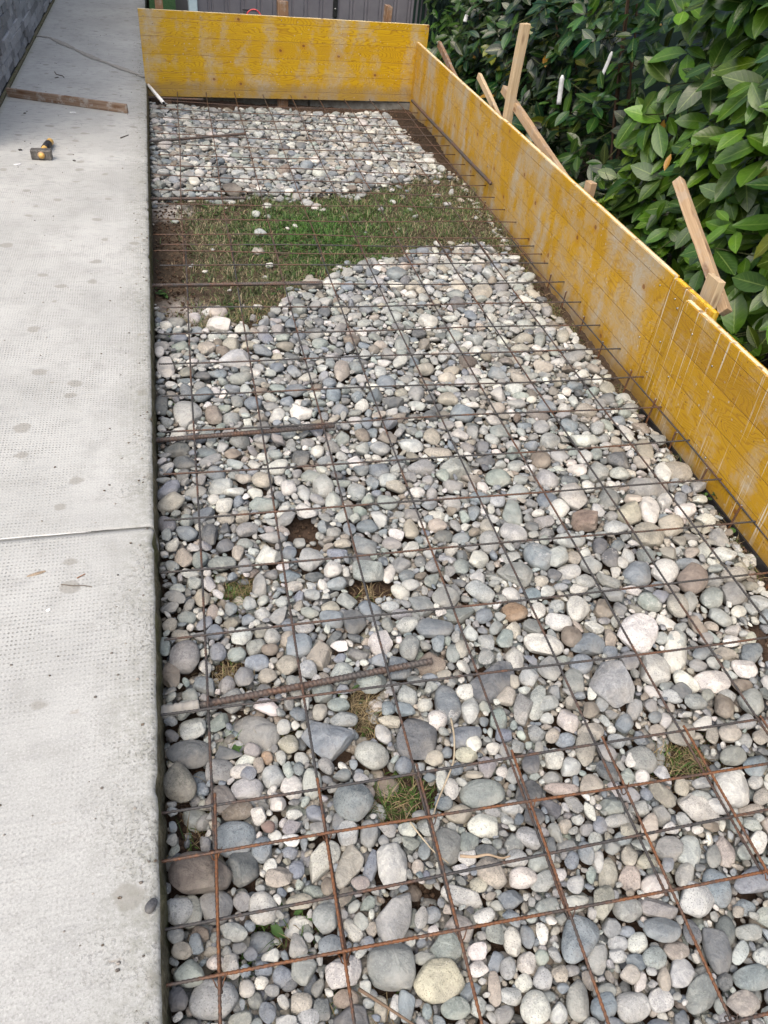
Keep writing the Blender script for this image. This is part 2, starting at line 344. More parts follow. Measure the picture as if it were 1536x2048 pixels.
BOXF = [(0, 3, 2, 1), (4, 5, 6, 7), (0, 1, 5, 4), (1, 2, 6, 5), (2, 3, 7, 6), (3, 0, 4, 7)]
def box_vf(x0, x1, y0, y1, z0, z1):
    return [(x0, y0, z0), (x1, y0, z0), (x1, y1, z0), (x0, y1, z0), (x0, y0, z1), (x1, y0, z1), (x1, y1, z1), (x0, y1, z1)]
def box(name, b, mat, parent=None, bevel=0.0, loc=None):
    o = add_mesh(name, box_vf(*b), BOXF, mat, parent, loc=loc)
    if bevel:
        md = o.modifiers.new('bevel', 'BEVEL'); md.width = bevel; md.segments = 2
    return o
def boxes(name, bs, mat, parent=None, bevel=0.0):
    V, F = [], []
    for b in bs:
        n = len(V); V += box_vf(*b); F += [tuple(i + n for i in f) for f in BOXF]
    o = add_mesh(name, V, F, mat, parent)
    if bevel:
        md = o.modifiers.new('bevel', 'BEVEL'); md.width = bevel; md.segments = 2
    return o
def frame(d):
    d = np.asarray(d, float); d /= np.linalg.norm(d)
    a = np.array([0, 0, 1.]) if abs(d[2]) < .9 else np.array([1., 0, 0])
    s = np.cross(a, d); s /= np.linalg.norm(s); t = np.cross(d, s)
    return d, s, t
def tube_vf(P, rad, sides=8, base=0):
    """P: (n,3) points, rad: (n,) or (n,sides) radii; closed ends"""
    P = np.asarray(P, float); n = len(P); rad = np.asarray(rad, float)
    if rad.ndim == 0: rad = np.full(n, float(rad))
    T = np.gradient(P, axis=0); T /= np.linalg.norm(T, axis=1)[:, None] + 1e-12
    _, s, t = frame(T.mean(0)); s = s - T * (T @ s)[:, None]; s /= np.linalg.norm(s, axis=1)[:, None]; t = np.cross(T, s)
    th = np.linspace(0, 2 * math.pi, sides, endpoint=False)
    if rad.ndim == 1: rad = rad[:, None] * np.ones(sides)
    V = P[:, None, :] + rad[:, :, None] * (np.cos(th)[None, :, None] * s[:, None, :] + np.sin(th)[None, :, None] * t[:, None, :])
    V = V.reshape(-1, 3)
    i = np.arange(n - 1)[:, None] * sides; j = np.arange(sides)[None, :]; j2 = (j + 1) % sides
    F = np.stack([i + j, i + j2, i + sides + j2, i + sides + j], -1).reshape(-1, 4)
    F = [tuple(f) for f in (F + base).tolist()]
    F.append(tuple(base + k for k in range(sides - 1, -1, -1))); F.append(tuple(base + (n - 1) * sides + k for k in range(sides)))
    return V, F
def tube(name, P, rad, mat, parent=None, sides=8, smooth=True, loc=None, col=None):
    V, F = tube_vf(P, rad, sides)
    return add_mesh(name, V, F, mat, parent, smooth, loc, col)
def ribbed(name, a, b, r, mat, parent=None, pitch=.01, amp=.12, sides=8, wob=.0, step=4, fine=True):
    """a reinforcing bar from a to b with slanted ribs"""
    a, b = np.asarray(a, float), np.asarray(b, float); L = np.linalg.norm(b - a)
    n = max(6, int(L / pitch * step)) if fine else max(6, int(L / .06))
    s = np.linspace(0, 1, n); P = a + (b - a) * s[:, None]
    ph = rng.uniform(0, 6.28, 4)
    P[:, 2] += wob * (np.sin(s * L * 2.6 + ph[0]) + .6 * np.sin(s * L * 6.1 + ph[1])); 
    _, sv, _ = frame(b - a); P += sv * (wob * .6 * np.sin(s * L * 3.3 + ph[2]))[:, None]
    th = np.linspace(0, 2 * math.pi, sides, endpoint=False)
    rad = r * (1 + (amp * np.clip(np.sin(2 * math.pi * s[:, None] * L / pitch + 1.0 * np.abs((th[None, :] - math.pi)) * 1.5), -.3, 1) if fine else 0 * th[None, :]))
    return tube(name, P - (a if False else 0), rad, mat, parent, sides)
def vnoise(p, seed, f):
    """cheap smooth noise on an (n,2|3) array: sum of sines"""
    r = np.random.default_rng(seed); out = np.zeros(len(p))
    for k in range(6):
        d = r.normal(size=p.shape[1]); d /= np.linalg.norm(d); out += np.sin((p @ d) * f * r.uniform(.6, 1.7) + r.uniform(0, 6.28))
    return out / 6

# ================================================================== THE SETTING
tag(box('ground', (-60, 60, -60, 60, -.75, -.42), M['ground']), kind='structure')
tag(box('lawn', (.03, 4.5, 6.17, 16, -.38, -.10), M['lawn']), kind='structure')
tag(box('planting_bed', (2.0, 5.2, -4, 6.16, -.40, -.22), M['bed']), kind='structure')

# excavated soil inside the formwork: fine sheet with lumps
def side_x(y): return 1.668 + .046 * y          # inner face of the right-hand boards
GRASS = np.array([(-.03, 3.98), (.51, 4.08), (.89, 4.06), (1.4, 4.28), (1.73, 4.55), (1.86, 4.3), (1.83, 3.79), (1.8, 3.38), (1.72, 3.26), (1.53, 3.42), (1.23, 3.33), (.87, 3.16), (.61, 2.97), (.45, 2.72), (.22, 2.6), (-.03, 2.78)])
def inside(poly, x, y):
    x = np.asarray(x, float); y = np.asarray(y, float); c = np.zeros(x.shape, bool); n = len(poly)
    for i in range(n):
        x1, y1 = poly[i]; x2, y2 = poly[(i + 1) % n]
        k = ((y1 > y) != (y2 > y)) & (x < (x2 - x1) * (y - y1) / (y2 - y1 + 1e-12) + x1); c ^= k
    return c
PATCH = [(.385, 1.43, .055, .10), (.52, 1.21, .075, .05), (.185, 1.27, .06, .045), (.43, .865, .055, .075), (.15, 1.025, .06, .04), (.46, .655, .085, .06), (1.10, .615, .085, .055), (.185, .45, .05, .03), (.045, .665, .03, .09), (.20, .84, .09, .02), (.06, .78, .04, .04), (.45, .46, .04, .03), (1.52, .86, .07, .09)]
SOIL_EDGE = [(-.5, 9), (.7, 9), (.85, 1.61), (1.03, 1.60), (1.21, 1.635), (1.56, 1.67), (1.91, 1.675), (2.37, 1.69), (2.83, 1.675), (3.3, 1.74), (4.4, 1.80), (4.66, 1.76), (5.13, 1.70), (6.07, 1.70)]
def gravel_right(y): return np.interp(y, [a for a, b in SOIL_EDGE], [b for a, b in SOIL_EDGE])
nx, ny = 230, 560
gx, gy = np.meshgrid(np.linspace(-.02, 2.06, nx), np.linspace(-1.2, 6.14, ny)); gxy = np.stack([gx.ravel(), gy.ravel()], 1)
gz = -.152 + .010 * vnoise(gxy, 1, 9) + .008 * vnoise(gxy, 2, 34) + .006 * vnoise(gxy, 3, 90) + rng.normal(0, .0022, len(gxy))
ing = inside(GRASS, gxy[:, 0], gxy[:, 1]); gz[ing] += .018
far = np.clip(1 - np.hypot((gxy[:, 0] - 1.85) / .2, (gxy[:, 1] - 5.45) / .75), 0, 1); gz += far * (.045 + .016 * vnoise(gxy, 5, 130))
sc = np.array([.066, .047, .035]) * (1 + .25 * vnoise(gxy, 8, 17))[:, None]
sc[ing] = sc[ing] * [1.25, 1.35, 1.3]
strip = np.clip((gxy[:, 0] - gravel_right(gxy[:, 1])) / .05, 0, 1)[:, None]; sc = sc * (1 - strip * .3) + strip * .3 * np.array([.10, .075, .05])
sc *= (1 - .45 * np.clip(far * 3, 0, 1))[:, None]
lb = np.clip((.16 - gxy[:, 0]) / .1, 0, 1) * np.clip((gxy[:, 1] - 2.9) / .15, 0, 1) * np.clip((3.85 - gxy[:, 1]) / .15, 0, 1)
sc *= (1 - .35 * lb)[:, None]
for px, py, pr in ((.115, 2.76, .085), (.09, 3.86, .07), (.16, 3.90, .05)):      # spilt mortar dust
    k = np.clip(1.6 - np.hypot(gxy[:, 0] - px, (gxy[:, 1] - py) * .75) / pr + .3 * vnoise(gxy, 12, 80), 0, 1)[:, None] * .8
    sc = sc * (1 - k) + k * np.array([.36, .35, .335])
i = np.arange(ny - 1)[:, None] * nx; j = np.arange(nx - 1)[None, :]
gf = np.stack([i + j, i + j + 1, i + nx + j + 1, i + nx + j], -1).reshape(-1, 4)
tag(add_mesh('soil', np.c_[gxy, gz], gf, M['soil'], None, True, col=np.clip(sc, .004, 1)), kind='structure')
def soil_z(x, y):
    ix = np.clip(((np.asarray(x) + .02) / 2.08 * (nx - 1)).astype(int), 0, nx - 1); iy = np.clip(((np.asarray(y) + 1.2) / 7.34 * (ny - 1)).astype(int), 0, ny - 1)
    return gz.reshape(ny, nx)[iy, ix]

# concrete path beside the house: two slabs, a joint between them, a mortar strip
def slab(name, y0, y1, seed, jag0=0, jag1=0):
    """slab with a chipped free edge on +x; top at z=0"""
    ys = np.linspace(y0, y1, max(8, int((y1 - y0) / .012))); q = np.c_[ys, ys * 0]
    n1 = vnoise(q, seed, 40) * .0012 + vnoise(q, seed + 1, 190) * .0012 + vnoise(q, seed + 2, 7) * .001
    chip = np.clip(vnoise(q, seed + 3, 55) - .42, 0, 1) * .016
    xs_edge = -.002 + n1 - chip
    prof = [(-.83, 0), (-.30, 0), (-.05, 0), (-.016, -.0004), (-.006, -.0022), (-.0005, -.0075)]
    V, F = [], []; k = len(prof) + 5
    for r_, y in enumerate(ys):
        e = xs_edge[r_]
        for a, (px, pz) in enumerate(prof): V.append((px if a < 3 else px + e, y, pz - (chip[r_] * .5 if a == 5 else 0)))
        for d, zz in enumerate((-.03, -.065, -.10, -.16, -.30)):
            V.append((.002 + .9 * e + .004 * math.sin(y * 31 + d * 2.1 + seed) * math.sin(y * 83 + d), y, zz))
    top = []; face = []
    for r_ in range(len(ys) - 1):
        for a in range(k - 1):
            f = (r_ * k + a, r_ * k + a + 1, (r_ + 1) * k + a + 1, (r_ + 1) * k + a); (top if a < 5 else face).append(f)
    o = add_mesh(name, V, top + face + [tuple(range(k - 1, -1, -1)), tuple((len(ys) - 1) * k + a for a in range(k))], M['concrete'], None, True)
    o.data.materials.append(M['moss'])
    for p in o.data.polygons:
        if len(top) <= p.index < len(top) + len(face): p.material_index = 1
        if p.index >= len(top) + len(face): p.use_smooth = False
    return tag(o, kind='structure')
path_near = slab('concrete_path', -3.0, 1.396, 20)
path_far = slab('concrete_path', 1.402, 16.0, 40)
V = []; jx = np.linspace(-.828, -.01, 60)
for x in jx: V += [(x, 1.3978 + .0005 * math.sin(x * 60) - .012 * (x + .01), .0012), (x, 1.4008 + .0005 * math.sin(x * 41) - .012 * (x + .01), .0012)]
F = [(2 * a, 2 * a + 2, 2 * a + 3, 2 * a + 1) for a in range(59)]
wj = add_mesh('joint_strip', V[:2 * 50], F[:49], M['joint'], path_far); wj.data.materials.append(M['crack'])
V2 = [(x, y - (.001 if a % 2 else -.0005) + .0006 * math.sin(x * 150), .0012) for a, (x, y, z) in enumerate(V[2 * 48:])]
add_mesh('joint_crack', V2, F[:len(V2) // 2 - 1], M['crack'], path_far)
pts = [(-.826, 7.215), (-.72, 7.16), (-.54, 6.84), (-.362, 6.52), (-.18, 6.27), (-.012, 6.03)]
V = []
for t_ in np.linspace(0, len(pts) - 1.001, 60):
    a = int(t_); f_ = t_ - a; x = pts[a][0] * (1 - f_) + pts[a + 1][0] * f_; y = pts[a][1] * (1 - f_) + pts[a + 1][1] * f_
    wdt = .022 + .008 * math.sin(t_ * 5) + .004 * math.sin(t_ * 17)
    V += [(x - wdt * .83, y - wdt * .56, .004), (x + wdt * .83, y + wdt * .56, .004)]
add_mesh('mortar_strip', V, [(2 * a, 2 * a + 1, 2 * a + 3, 2 * a + 2) for a in range(59)], M['mortar'], path_far)

# ================================================================== BUILDINGS AND BACKGROUND
hw = thing('house_wall', 'grey slate-clad house wall rising beside the concrete path', 'wall', (-.83, 0, 0))
box('wall_core', (-4.3, -.022, 4.3, 14, -.3, 2.9), M['brick_back'], hw)
V, F, C = [], [], []
for c_ in range(int(2.85 / .051)):
    z0 = .022 + c_ * .051; y = 4.3 - random.random() * .02
    while y < 13.8:
        L = random.choice((.11, .16, .2, .2, .26, .31)) * random.uniform(.9, 1.1); d = random.choice((0, .004, .007, .011, .015)) * random.uniform(.8, 1.2)
        n = len(V); bx = box_vf(-.03, -.016 + d, y, y + L - .003, z0, z0 + .048)
        bx = [(p[0] - (.003 if (q_ in (5, 6) and random.random() < .5) else 0) + random.uniform(-.0012, .0012) * (p[0] > -.029), p[1], p[2] + random.uniform(-.0012, .0012)) for q_, p in enumerate(bx)]
        V += bx; F += [tuple(i_ + n for i_ in f) for f in BOXF]
        g = random.uniform(.17, .38); C += [(g * .98, g * 1.0, g * 1.04)] * 8; y += L
add_mesh('stone_cladding', V, F, M['brick'], hw, col=np.array(C))
box('base_joint', (-.014, .006, 4.3, 13.5, -.05, .012), M['moss'], hw)

sh = thing('garden_shed', 'anthracite ribbed metal shed behind the yellow back board', 'shed', (.445, 7.6, -.1), R(5.4))
prof = []; x = 0.0
while x < 2.0:
    prof += [(x, 0), (x + .082, 0), (x + .088, .010), (x + .098, .010), (x + .104, .002), (x + .114, .002), (x + .120, .010), (x + .130, .010), (x + .136, 0)]; x += .140
V = []; 
for px, py in prof: V += [(px, py, 0), (px, py, 1.9)]
add_mesh('wall_sheet', V, [(2 * a, 2 * a + 2, 2 * a + 3, 2 * a + 1) for a in range(len(prof) - 1)], M['shed'], sh)
box('side_wall', (0, 1.94, .02, 1.6, 0, 1.88), M['shed'], sh)
box('corner_post', (-.075, -.004, -.03, .04, 0, 1.92), M['shed_post'], sh, .004)
box('roof', (-.12, 2.08, -.12, 1.75, 1.92, 1.97), M['shed'], sh)
hg = box('hinge_plate', (1.19, 1.232, -.012, -.001, .30, .95), M['shed_dark'], sh, .002)
for zz in (.36, .44, .52, .60): tube('screw', [(1.211, -.013, zz), (1.211, -.018, zz)], .008, M['screw'], hg, 10)
gt = thing('green_gate', 'dark green slatted gate beside the grey shed', 'gate', (2.40, 7.78, -.1), R(5))
boxes('gate_slats', [(k * .045, k * .045 + .022, 0, .02, .02, 1.8) for k in range(9)], M['net'], gt); boxes('gate_rail', [(-.02, .42, .021, .05, .4, .45), (-.02, .42, .021, .05, 1.4, 1.45)], M['net'], gt)
nf = thing('screen_fence', 'dark green privacy screen behind the laurel hedge', 'fence', (3.25, 0, -.3))
yy = np.linspace(-3, 11, 141); V = []
for y in yy: V += [(.03 * math.sin(y * 2.1) + .02 * math.sin(y * 5.3), y, 0), (.02 * math.sin(y * 1.7 + 1), y, 2.3)]
add_mesh('screen_sheet', V, [(2 * a, 2 * a + 1, 2 * a + 3, 2 * a + 2) for a in range(140)], M['net'], nf, True)
for k in range(7): tube('fence_post', [(.09, -2.6 + k * 2.1, 0), (.09, -2.6 + k * 2.1, 2.35)], .025, M['net'], nf)
th = np.linspace(0, 2 * math.pi, 41)
hose = tube('garden_hose', np.c_[.06 * np.cos(th), 0 * th, .06 * np.sin(th)], .0055, M['red'], None, 8, loc=(.845, 6.9, .262)); hose.rotation_euler = (R(-8), 0, 0)
tag(hose, 'red hose loop peeking over the yellow back board', 'hose')
box('hose_hook', (-.02, .02, -.012, .72, .048, .058), M['shed_dark'], hose)

kb = tag(box('kerb_stone', (.02, 1.16, 6.10, 6.20, -.40, -.085), M['kerb'], None, .006), 'dark damp kerb stone under the left part of the yellow back board', 'kerb')
kb2 = tag(box('kerb_stone', (1.168, 2.05, 6.085, 6.20, -.40, -.095), M['kerb'], None, .006), 'paler kerb stone under the right part of the yellow back board', 'kerb')
for k in (kb, kb2): k.rotation_euler = (0, 0, 0)

# ================================================================== YELLOW FORMWORK
def panel(name, label, origin, rz, length, z0, z1, mat, edge, nails=(), thick=.027, tilt=0.0):
    """local x along the board, inner (varnished) face at y=0 looking to -y, thickness to +y"""
    t = thing(name, label, 'formwork board', origin, rz, 'yellow formwork boards')
    t.rotation_euler = (tilt, 0, rz)
    zm, h = (z0 + z1) / 2, (z1 - z0) / 2
    f = box('varnished_face', (0, length, 0, .007, -h, h), mat, t); f.location = (0, 0, zm)
    f2 = box('back_face', (.001, length - .001, thick - .007, thick, -h, h), mat, t); f2.location = (0, 0, zm)
    nb = 24; V = []
    for k in range(nb + 1):
        x = .0005 + (length - .001) * k / nb; c = .0012 + random.uniform(-.0006, .0014)
        V += [(x, .0071, -h + .001), (x, thick - .0071, -h + .001), (x, thick - .0071, h + c), (x, .0071, h + c)]
    F = []
    for k in range(nb):
        a = 4 * k
        for q_ in range(4): F.append((a + q_, a + 4 + q_, a + 4 + (q_ + 1) % 4, a + (q_ + 1) % 4))
    F += [(0, 1, 2, 3), tuple(4 * nb + q_ for q_ in (3, 2, 1, 0))]
    c = add_mesh('core_layer', V, F, edge, t); c.location = (0, 0, zm)
    for nx_, nz in nails:
        tube('nail', [(nx_, .001, nz), (nx_, -.0035, nz + .0004)], [.0032, .0028], M['screw'], t, 8)
    return t
BA = math.atan2(.173, 1.924)
panel('formwork_panel', 'bright yellow back board with knots and worn grey bands across the far end', (-.008, 5.905, 0), BA, 2.055, -.085, .42, M['back_board'], M['edge'], [(.03, .385), (.03, .14), (2.03, .40), (2.03, .37), (.95, .40), (.4, .395)])
SA = math.atan(.046); ca, sa = math.cos(SA), math.sin(SA)
def on_side(y, off=0.0): return (side_x(y) + off, y, 0)
# right-hand boards run along +y: local x -> -y so the face (-y local) looks to -x
def side_panel(label, ya, yb, off, z0, z1, mat, edge, nails=()):
    # local frame: x axis points from yb (far) to ya (near); face normal -y_local = -x_world
    rz = math.atan2(-1, -.046)
    L = math.hypot(yb - ya, .046 * (yb - ya))
    p = on_side(yb, off)
    t = panel('formwork_panel', label, p, rz, L, z0, z1, mat, edge, nails)
    return t
side_panel('far ochre-yellow side board with grey worn streaks behind the diagonal steel bar', 4.035, 6.115, .004, -.19, .310, M['side_board'], M['edge'], [(2.0, .22), (2.0, .05), (2.0, -.1), (.1, .2)])
side_panel('middle ochre-yellow side board between the two leaning braces, grey worn patches', 2.09, 4.03, .0, -.19, .318, M['side_board2'], M['edge'], [(.05, .22), (.05, 0), (1.89, .26), (1.88, .05)])
side_panel('short yellow side board piece with a yellow top edge overlapped by the near board', 1.83, 2.086, .003, -.19, .312, M['near_board'], M['edge_yellow'], [(.05, .26), (.08, .24), (.06, .1), (.05, -.03)])
side_panel('near yellow side board scraped with pale slanting lines at the frame edge', -.06, 1.945, -.0245, -.19, .300, M['near_board'], M['edge'], [(.1, .23), (.25, .2), (.07, .05), (.4, -.05)])
ms = box('black_strip', (-.006, .0, 0, 1.9, -.30, -.128), M['black'], None); ms.location = on_side(.05, -.0265); ms.rotation_euler = (0, 0, -SA); tag(ms, 'thin black strip along the foot of the near yellow side board', 'membrane')  # thin black box drawing the dark line along the near board's foot

def timber(name, label, a, b, w_, d_, mat, roll=0.0, cat='stake', group=None, taper=0.0):
    """sawn timber from a to b, section w x d, local z along it; slightly uneven ends and arrises"""
    a, b = Vector(a), Vector(b); L = (b - a).length
    V = []; n = 10
    for k in range(n + 1):
        s = k / n; wv = w_ / 2 * (1 - taper * (1 - s)); dv = d_ / 2 * (1 - taper * (1 - s)); bx = .0015 * math.sin(k * 1.3 + L * 9)
        for sx, sy in ((-1, -1), (1, -1), (1, 1), (-1, 1)):
            V.append((sx * wv + bx + random.uniform(-.0006, .0006), sy * dv + random.uniform(-.0006, .0006), L * s + (random.uniform(-.002, .003) if k in (0, n) else 0)))
    F = []
    for k in range(n):
        q_ = 4 * k
        for e in range(4): F.append((q_ + e, q_ + (e + 1) % 4, q_ + 4 + (e + 1) % 4, q_ + 4 + e))
    F += [(3, 2, 1, 0), tuple(4 * n + e for e in range(4))]
    o = add_mesh(name, V, F, mat, None); md = o.modifiers.new('bevel', 'BEVEL'); md.width = .0022; md.segments = 2; md.limit_method = 'ANGLE'
    o.location = a; o.rotation_mode = 'QUATERNION'
    o.rotation_quaternion = (b - a).to_track_quat('Z', 'Y') @ Matrix.Rotation(roll, 3, 'Z').to_quaternion()
    return tag(o, label, cat, group)
G1, G2 = 'timber stakes holding the formwork', 'timber braces leaning on the formwork'
timber('timber_stake', 'tall square pale timber post standing highest behind the side board', (1.915, 4.09, -.4), (1.915, 4.09, .742), .045, .038, M['stake'], .15, 'stake', G1)
timber('timber_stake', 'short flat timber stake where the yellow side boards overlap', (1.828, 1.955, -.4), (1.828, 1.955, .372), .028, .07, M['stake'], -SA, 'stake', G1)
timber('timber_stake', 'short split timber stake at the foot of the long leaning brace', (1.862, 2.955, -.4), (1.862, 2.955, .348), .032, .045, M['stake_b'], .2, 'stake', G1)
timber('timber_stake', 'reddish brown timber stake behind the corner of the two yellow boards', (2.005, 6.125, -.4), (2.005, 6.125, .375), .05, .04, M['stake_old'], .1, 'stake', G1)
timber('timber_stake', 'brown timber stake behind the left end of the back board', (.128, 5.965, -.3), (.128, 5.965, .56), .05, .035, M['stake_old'], BA, 'stake', G1)
timber('timber_stake', 'wide dark timber stake behind the middle of the back board', (.955, 6.05, -.3), (.955, 6.05, .505), .075, .04, M['stake_old'], BA, 'stake', G1)
timber('timber_stake', 'timber stake tilted right behind the back board before the shed', (1.70, 6.15, -.1), (1.735, 6.15, .512), .075, .04, M['stake_old'], BA, 'stake', G1)
timber('timber_brace', 'thick square timber brace nearest the frame edge, leaning against the flat stake', (1.892, 1.925, .262), (1.922, 2.46, .516), .035, .035, M['stake_b'], .5, 'brace', G2)
timber('timber_brace', 'long thin timber brace crossing the foot of the tall post', (1.905, 2.80, .165), (1.955, 4.30, .402), .030, .04, M['stake_b'], .15, 'brace', G2)
timber('timber_brace', 'thin timber brace left of the tall pale post', (1.94, 3.95, .17), (1.985, 4.79, .366), .022, .035, M['stake'], .1, 'brace', G2)
timber('timber_brace', 'farthest dark brown timber brace near the board corner', (2.00, 5.0, .18), (2.05, 5.84, .348), .022, .04, M['stake_old'], .1, 'brace', G2)
timber('timber_batten', 'weathered flat timber batten lying across the concrete path by the wall', (-.812, 5.372, .0255), (-.112, 5.108, .0255), .018, .049, M['batten'], 0, 'batten')
bpy.context.view_layer.update()
# stand the batten on its narrow edge
bt = bpy.data.objects['timber_batten']; dv = Vector((.70, -.264, 0)).normalized(); sx = Vector((0, 0, 1)).cross(dv)
bt.rotation_quaternion = Matrix(((sx.x, 0, dv.x), (sx.y, 0, dv.y), (0, 1, 0))).to_quaternion()

tube_p = [(-.03, 6.03, -.006), (.03, 5.86, -.010), (.10, 5.62, -.052)]
pp = thing('plastic_pipe', 'short white plastic pipe poking out at the slab edge by the back board', 'pipe', (0, 0, 0))
tube('pipe_wall', np.array([(.002, 5.93, -.018), (.05, 5.77, -.035), (.10, 5.60, -.052)]), .0115, M['white'], pp, 14); tube('pipe_mouth', np.array([(.0999, 5.6005, -.052), (.1006, 5.598, -.0523)]), .009, M['black'], pp, 14)

# ================================================================== CLUB HAMMER ON THE PATH
hm = thing('club_hammer', 'club hammer with black and gold handle lying on the path', 'hammer', (-.513, 4.215, 0))
hh = box('hammer_head', (-.049, .049, -.022, .022, .001, .047), M['head'], hm, .005)
hp = [(.004, -.030, .024), (.0, .02, .025), (.005, .065, .026), (.012, .12, .025), (.018, .17, .024), (.023, .212, .022), (.025, .224, .021)]
hr = [.0135, .0125, .0135, .0165, .0165, .018, .012]
tube('handle', hp, hr, M['ochre'], hm, 14)
P_ = np.array(hp); tube('rubber_grip', [P_[2] + (P_[3] - P_[2]) * .35, P_[3], P_[4]], [.0172, .0187, .0185], M['black'], hm, 14)
tube('handle_end', [(.002, -.0225, .024), (.002, -.027, .024)], [.0185, .015], M['stake_b'], hm, 14)

# ================================================================== REINFORCEMENT
def mesh_sheet(label, org, deg, pitch_x, pitch_y, nxb, ks, z, y0, y1, mat, fine=True, over=.085, wob=.003, r=.0027, x0=-.085):
    t = thing('steel_mesh', label, 'rebar mesh', (org[0], org[1], z), R(deg), 'welded steel mesh sheets')
    xe = (nxb - 1) * pitch_x
    for k in ks:
        yj = k * pitch_y + random.uniform(-.006, .006); sk = random.uniform(-.006, .006)
        ribbed('cross_bar', (x0 - random.uniform(0, .02), yj - sk, .0031), (xe + over + random.uniform(-.02, .02), yj + sk, .0031), r, mat, t, .0085, .22, 8, wob, 4, fine)
    for i_ in range(nxb):
        xj = i_ * pitch_x + random.uniform(-.003, .003)
        ribbed('long_bar', (xj, y0, -.0031), (xj + random.uniform(-.006, .006), y1, -.0031), r, mat, t, .0085, .22, 8, wob, 4, fine)
    return t
nm = mesh_sheet('near rust-orange steel mesh sheet lapping over the next one at the bottom', (.089, .583), -2.14, .2, .2, 9, range(-4, 1), -.047, -.98, .115, M['mesh_near'])
for k in range(22):       # twisted tie wires where the two sheets lap
    xi, yi = random.choice(range(9)) * .2, random.choice((0, 0, -.2, -.2, -.4))
    if k < 9: xi, yi = k * .2, (0, -.2)[k % 2]
    P = [(xi + .009 * math.cos(a_) * (1 + .2 * math.sin(a_ * 3)), yi + .009 * math.sin(a_), .007 * math.cos(a_ * 2) - .001) for a_ in np.linspace(0, 6.6, 22)] + [(xi + .011, yi + .003, .006), (xi + .013, yi + .006, .009)]
    tube('tie_wire', P, .0011, M['mesh_near'], nm, 6)
mesh_sheet('middle dark steel mesh sheet over most of the cobbles', (.086, .479), -1.085, .2, .2, 9, range(0, 15), -.060, -.11, 2.93, M['mesh_mid'])
mesh_sheet('far brown steel mesh sheet over the grass up to the back board', (.135, 3.185), -1.3, .2, .1885, 9, range(0, 14), -.052, -.09, 2.80, M['mesh_far'], False, .10, .004, .0026, -.115)

ORD = ['nearest', 'second nearest', 'third nearest', 'fourth nearest', 'fifth nearest', 'sixth nearest', 'seventh nearest', 'eighth nearest', 'ninth nearest', 'tenth nearest', 'eleventh nearest', 'farthest']
DW = [('thick ribbed dowel bar with its tip by the brown angular rock, mortar at the slab', (.0, .912), (.605, .942), .0074, .010),
      ('thick ribbed dowel bar just above the slab joint, running over pale gravel', (.0, 1.871), (.555, 1.889), .0074, .010),
      ('thick dark dowel bar crossing the near edge of the grass', (.0, 2.929), (.70, 2.926), .0076, .010),
      ('thick dowel bar at the far edge of the grass by the dark brown stone', (.0, 3.906), (.475, 3.930), .0076, .010),
      ('thick slanting dowel bar over the far gravel', (.0, 4.845), (.585, 5.062), .0076, .010),
      ('farthest thick dowel bar beside the white pipe and back board', (.0, 5.854), (.37, 5.848), .0076, .010)]
for k, (lb_, a, b_, rr, pit) in enumerate(DW):
    o = thing('steel_dowel', lb_, 'dowel bar', (a[0] - .02, a[1], -.083), 0, 'ribbed dowel bars drilled into the slab')
    ribbed('ribbed_bar', (0, 0, 0), (b_[0] - a[0] + .02, b_[1] - a[1], .003), rr, M['dowel'], o, pit, .15, 14, .0006, 6, True)
    if k == 0:
        q = np.linspace(0, 1, 26); tube('mortar_sleeve', np.c_[.012 + q * .085, .012 * 0 + q * .004, .001 + 0 * q], .0125 + .0026 * np.abs(np.sin(q * 9)) * (1 - q * .7) + .0010 * np.sin(q * 47), M['mortar'], o, 9)
rod = thing('steel_rod', 'loose grey steel rod leaning along the far yellow side board', 'steel rod', (0, 0, 0))
ribbed('ribbed_bar', (1.898, 5.86, -.028), (1.819, 3.93, .016), .0095, M['dowel'], rod, .012, .08, 9, .001, 3, True)
PINS = [(1.051, 1.629, -.05), (1.297, 1.673, -.033), (1.50, 1.690, -.055), (1.70, 1.704, -.06), (1.861, 1.700, -.031), (2.058, 1.708, -.033), (2.313, 1.728, -.058), (2.541, 1.754, -.066), (2.762, 1.768, -.06), (2.96, 1.785, -.07), (3.95, 1.815, -.09), (4.525, 1.83, -.095)]
for k, (py, px, zt) in enumerate(PINS):
    near = ('frame edge and ' if k == 0 else '')
    o = thing('steel_pin', ORD[k] + ' upright steel pin along the foot of the yellow side boards', 'steel pin', (px, py, -.21), 0, 'upright steel pins along the side boards')
    ribbed('pin_shaft', (0, 0, 0), (random.uniform(-.004, .004), random.uniform(-.004, .004), zt + .21), .0033, M['mesh_near'], o, .0075, .13, 8, 0, 3)
    tube('bright_tip', [(0, 0, zt + .2095), (0, 0, zt + .2115)], [.0032, .0028], M['screw'], o, 8)

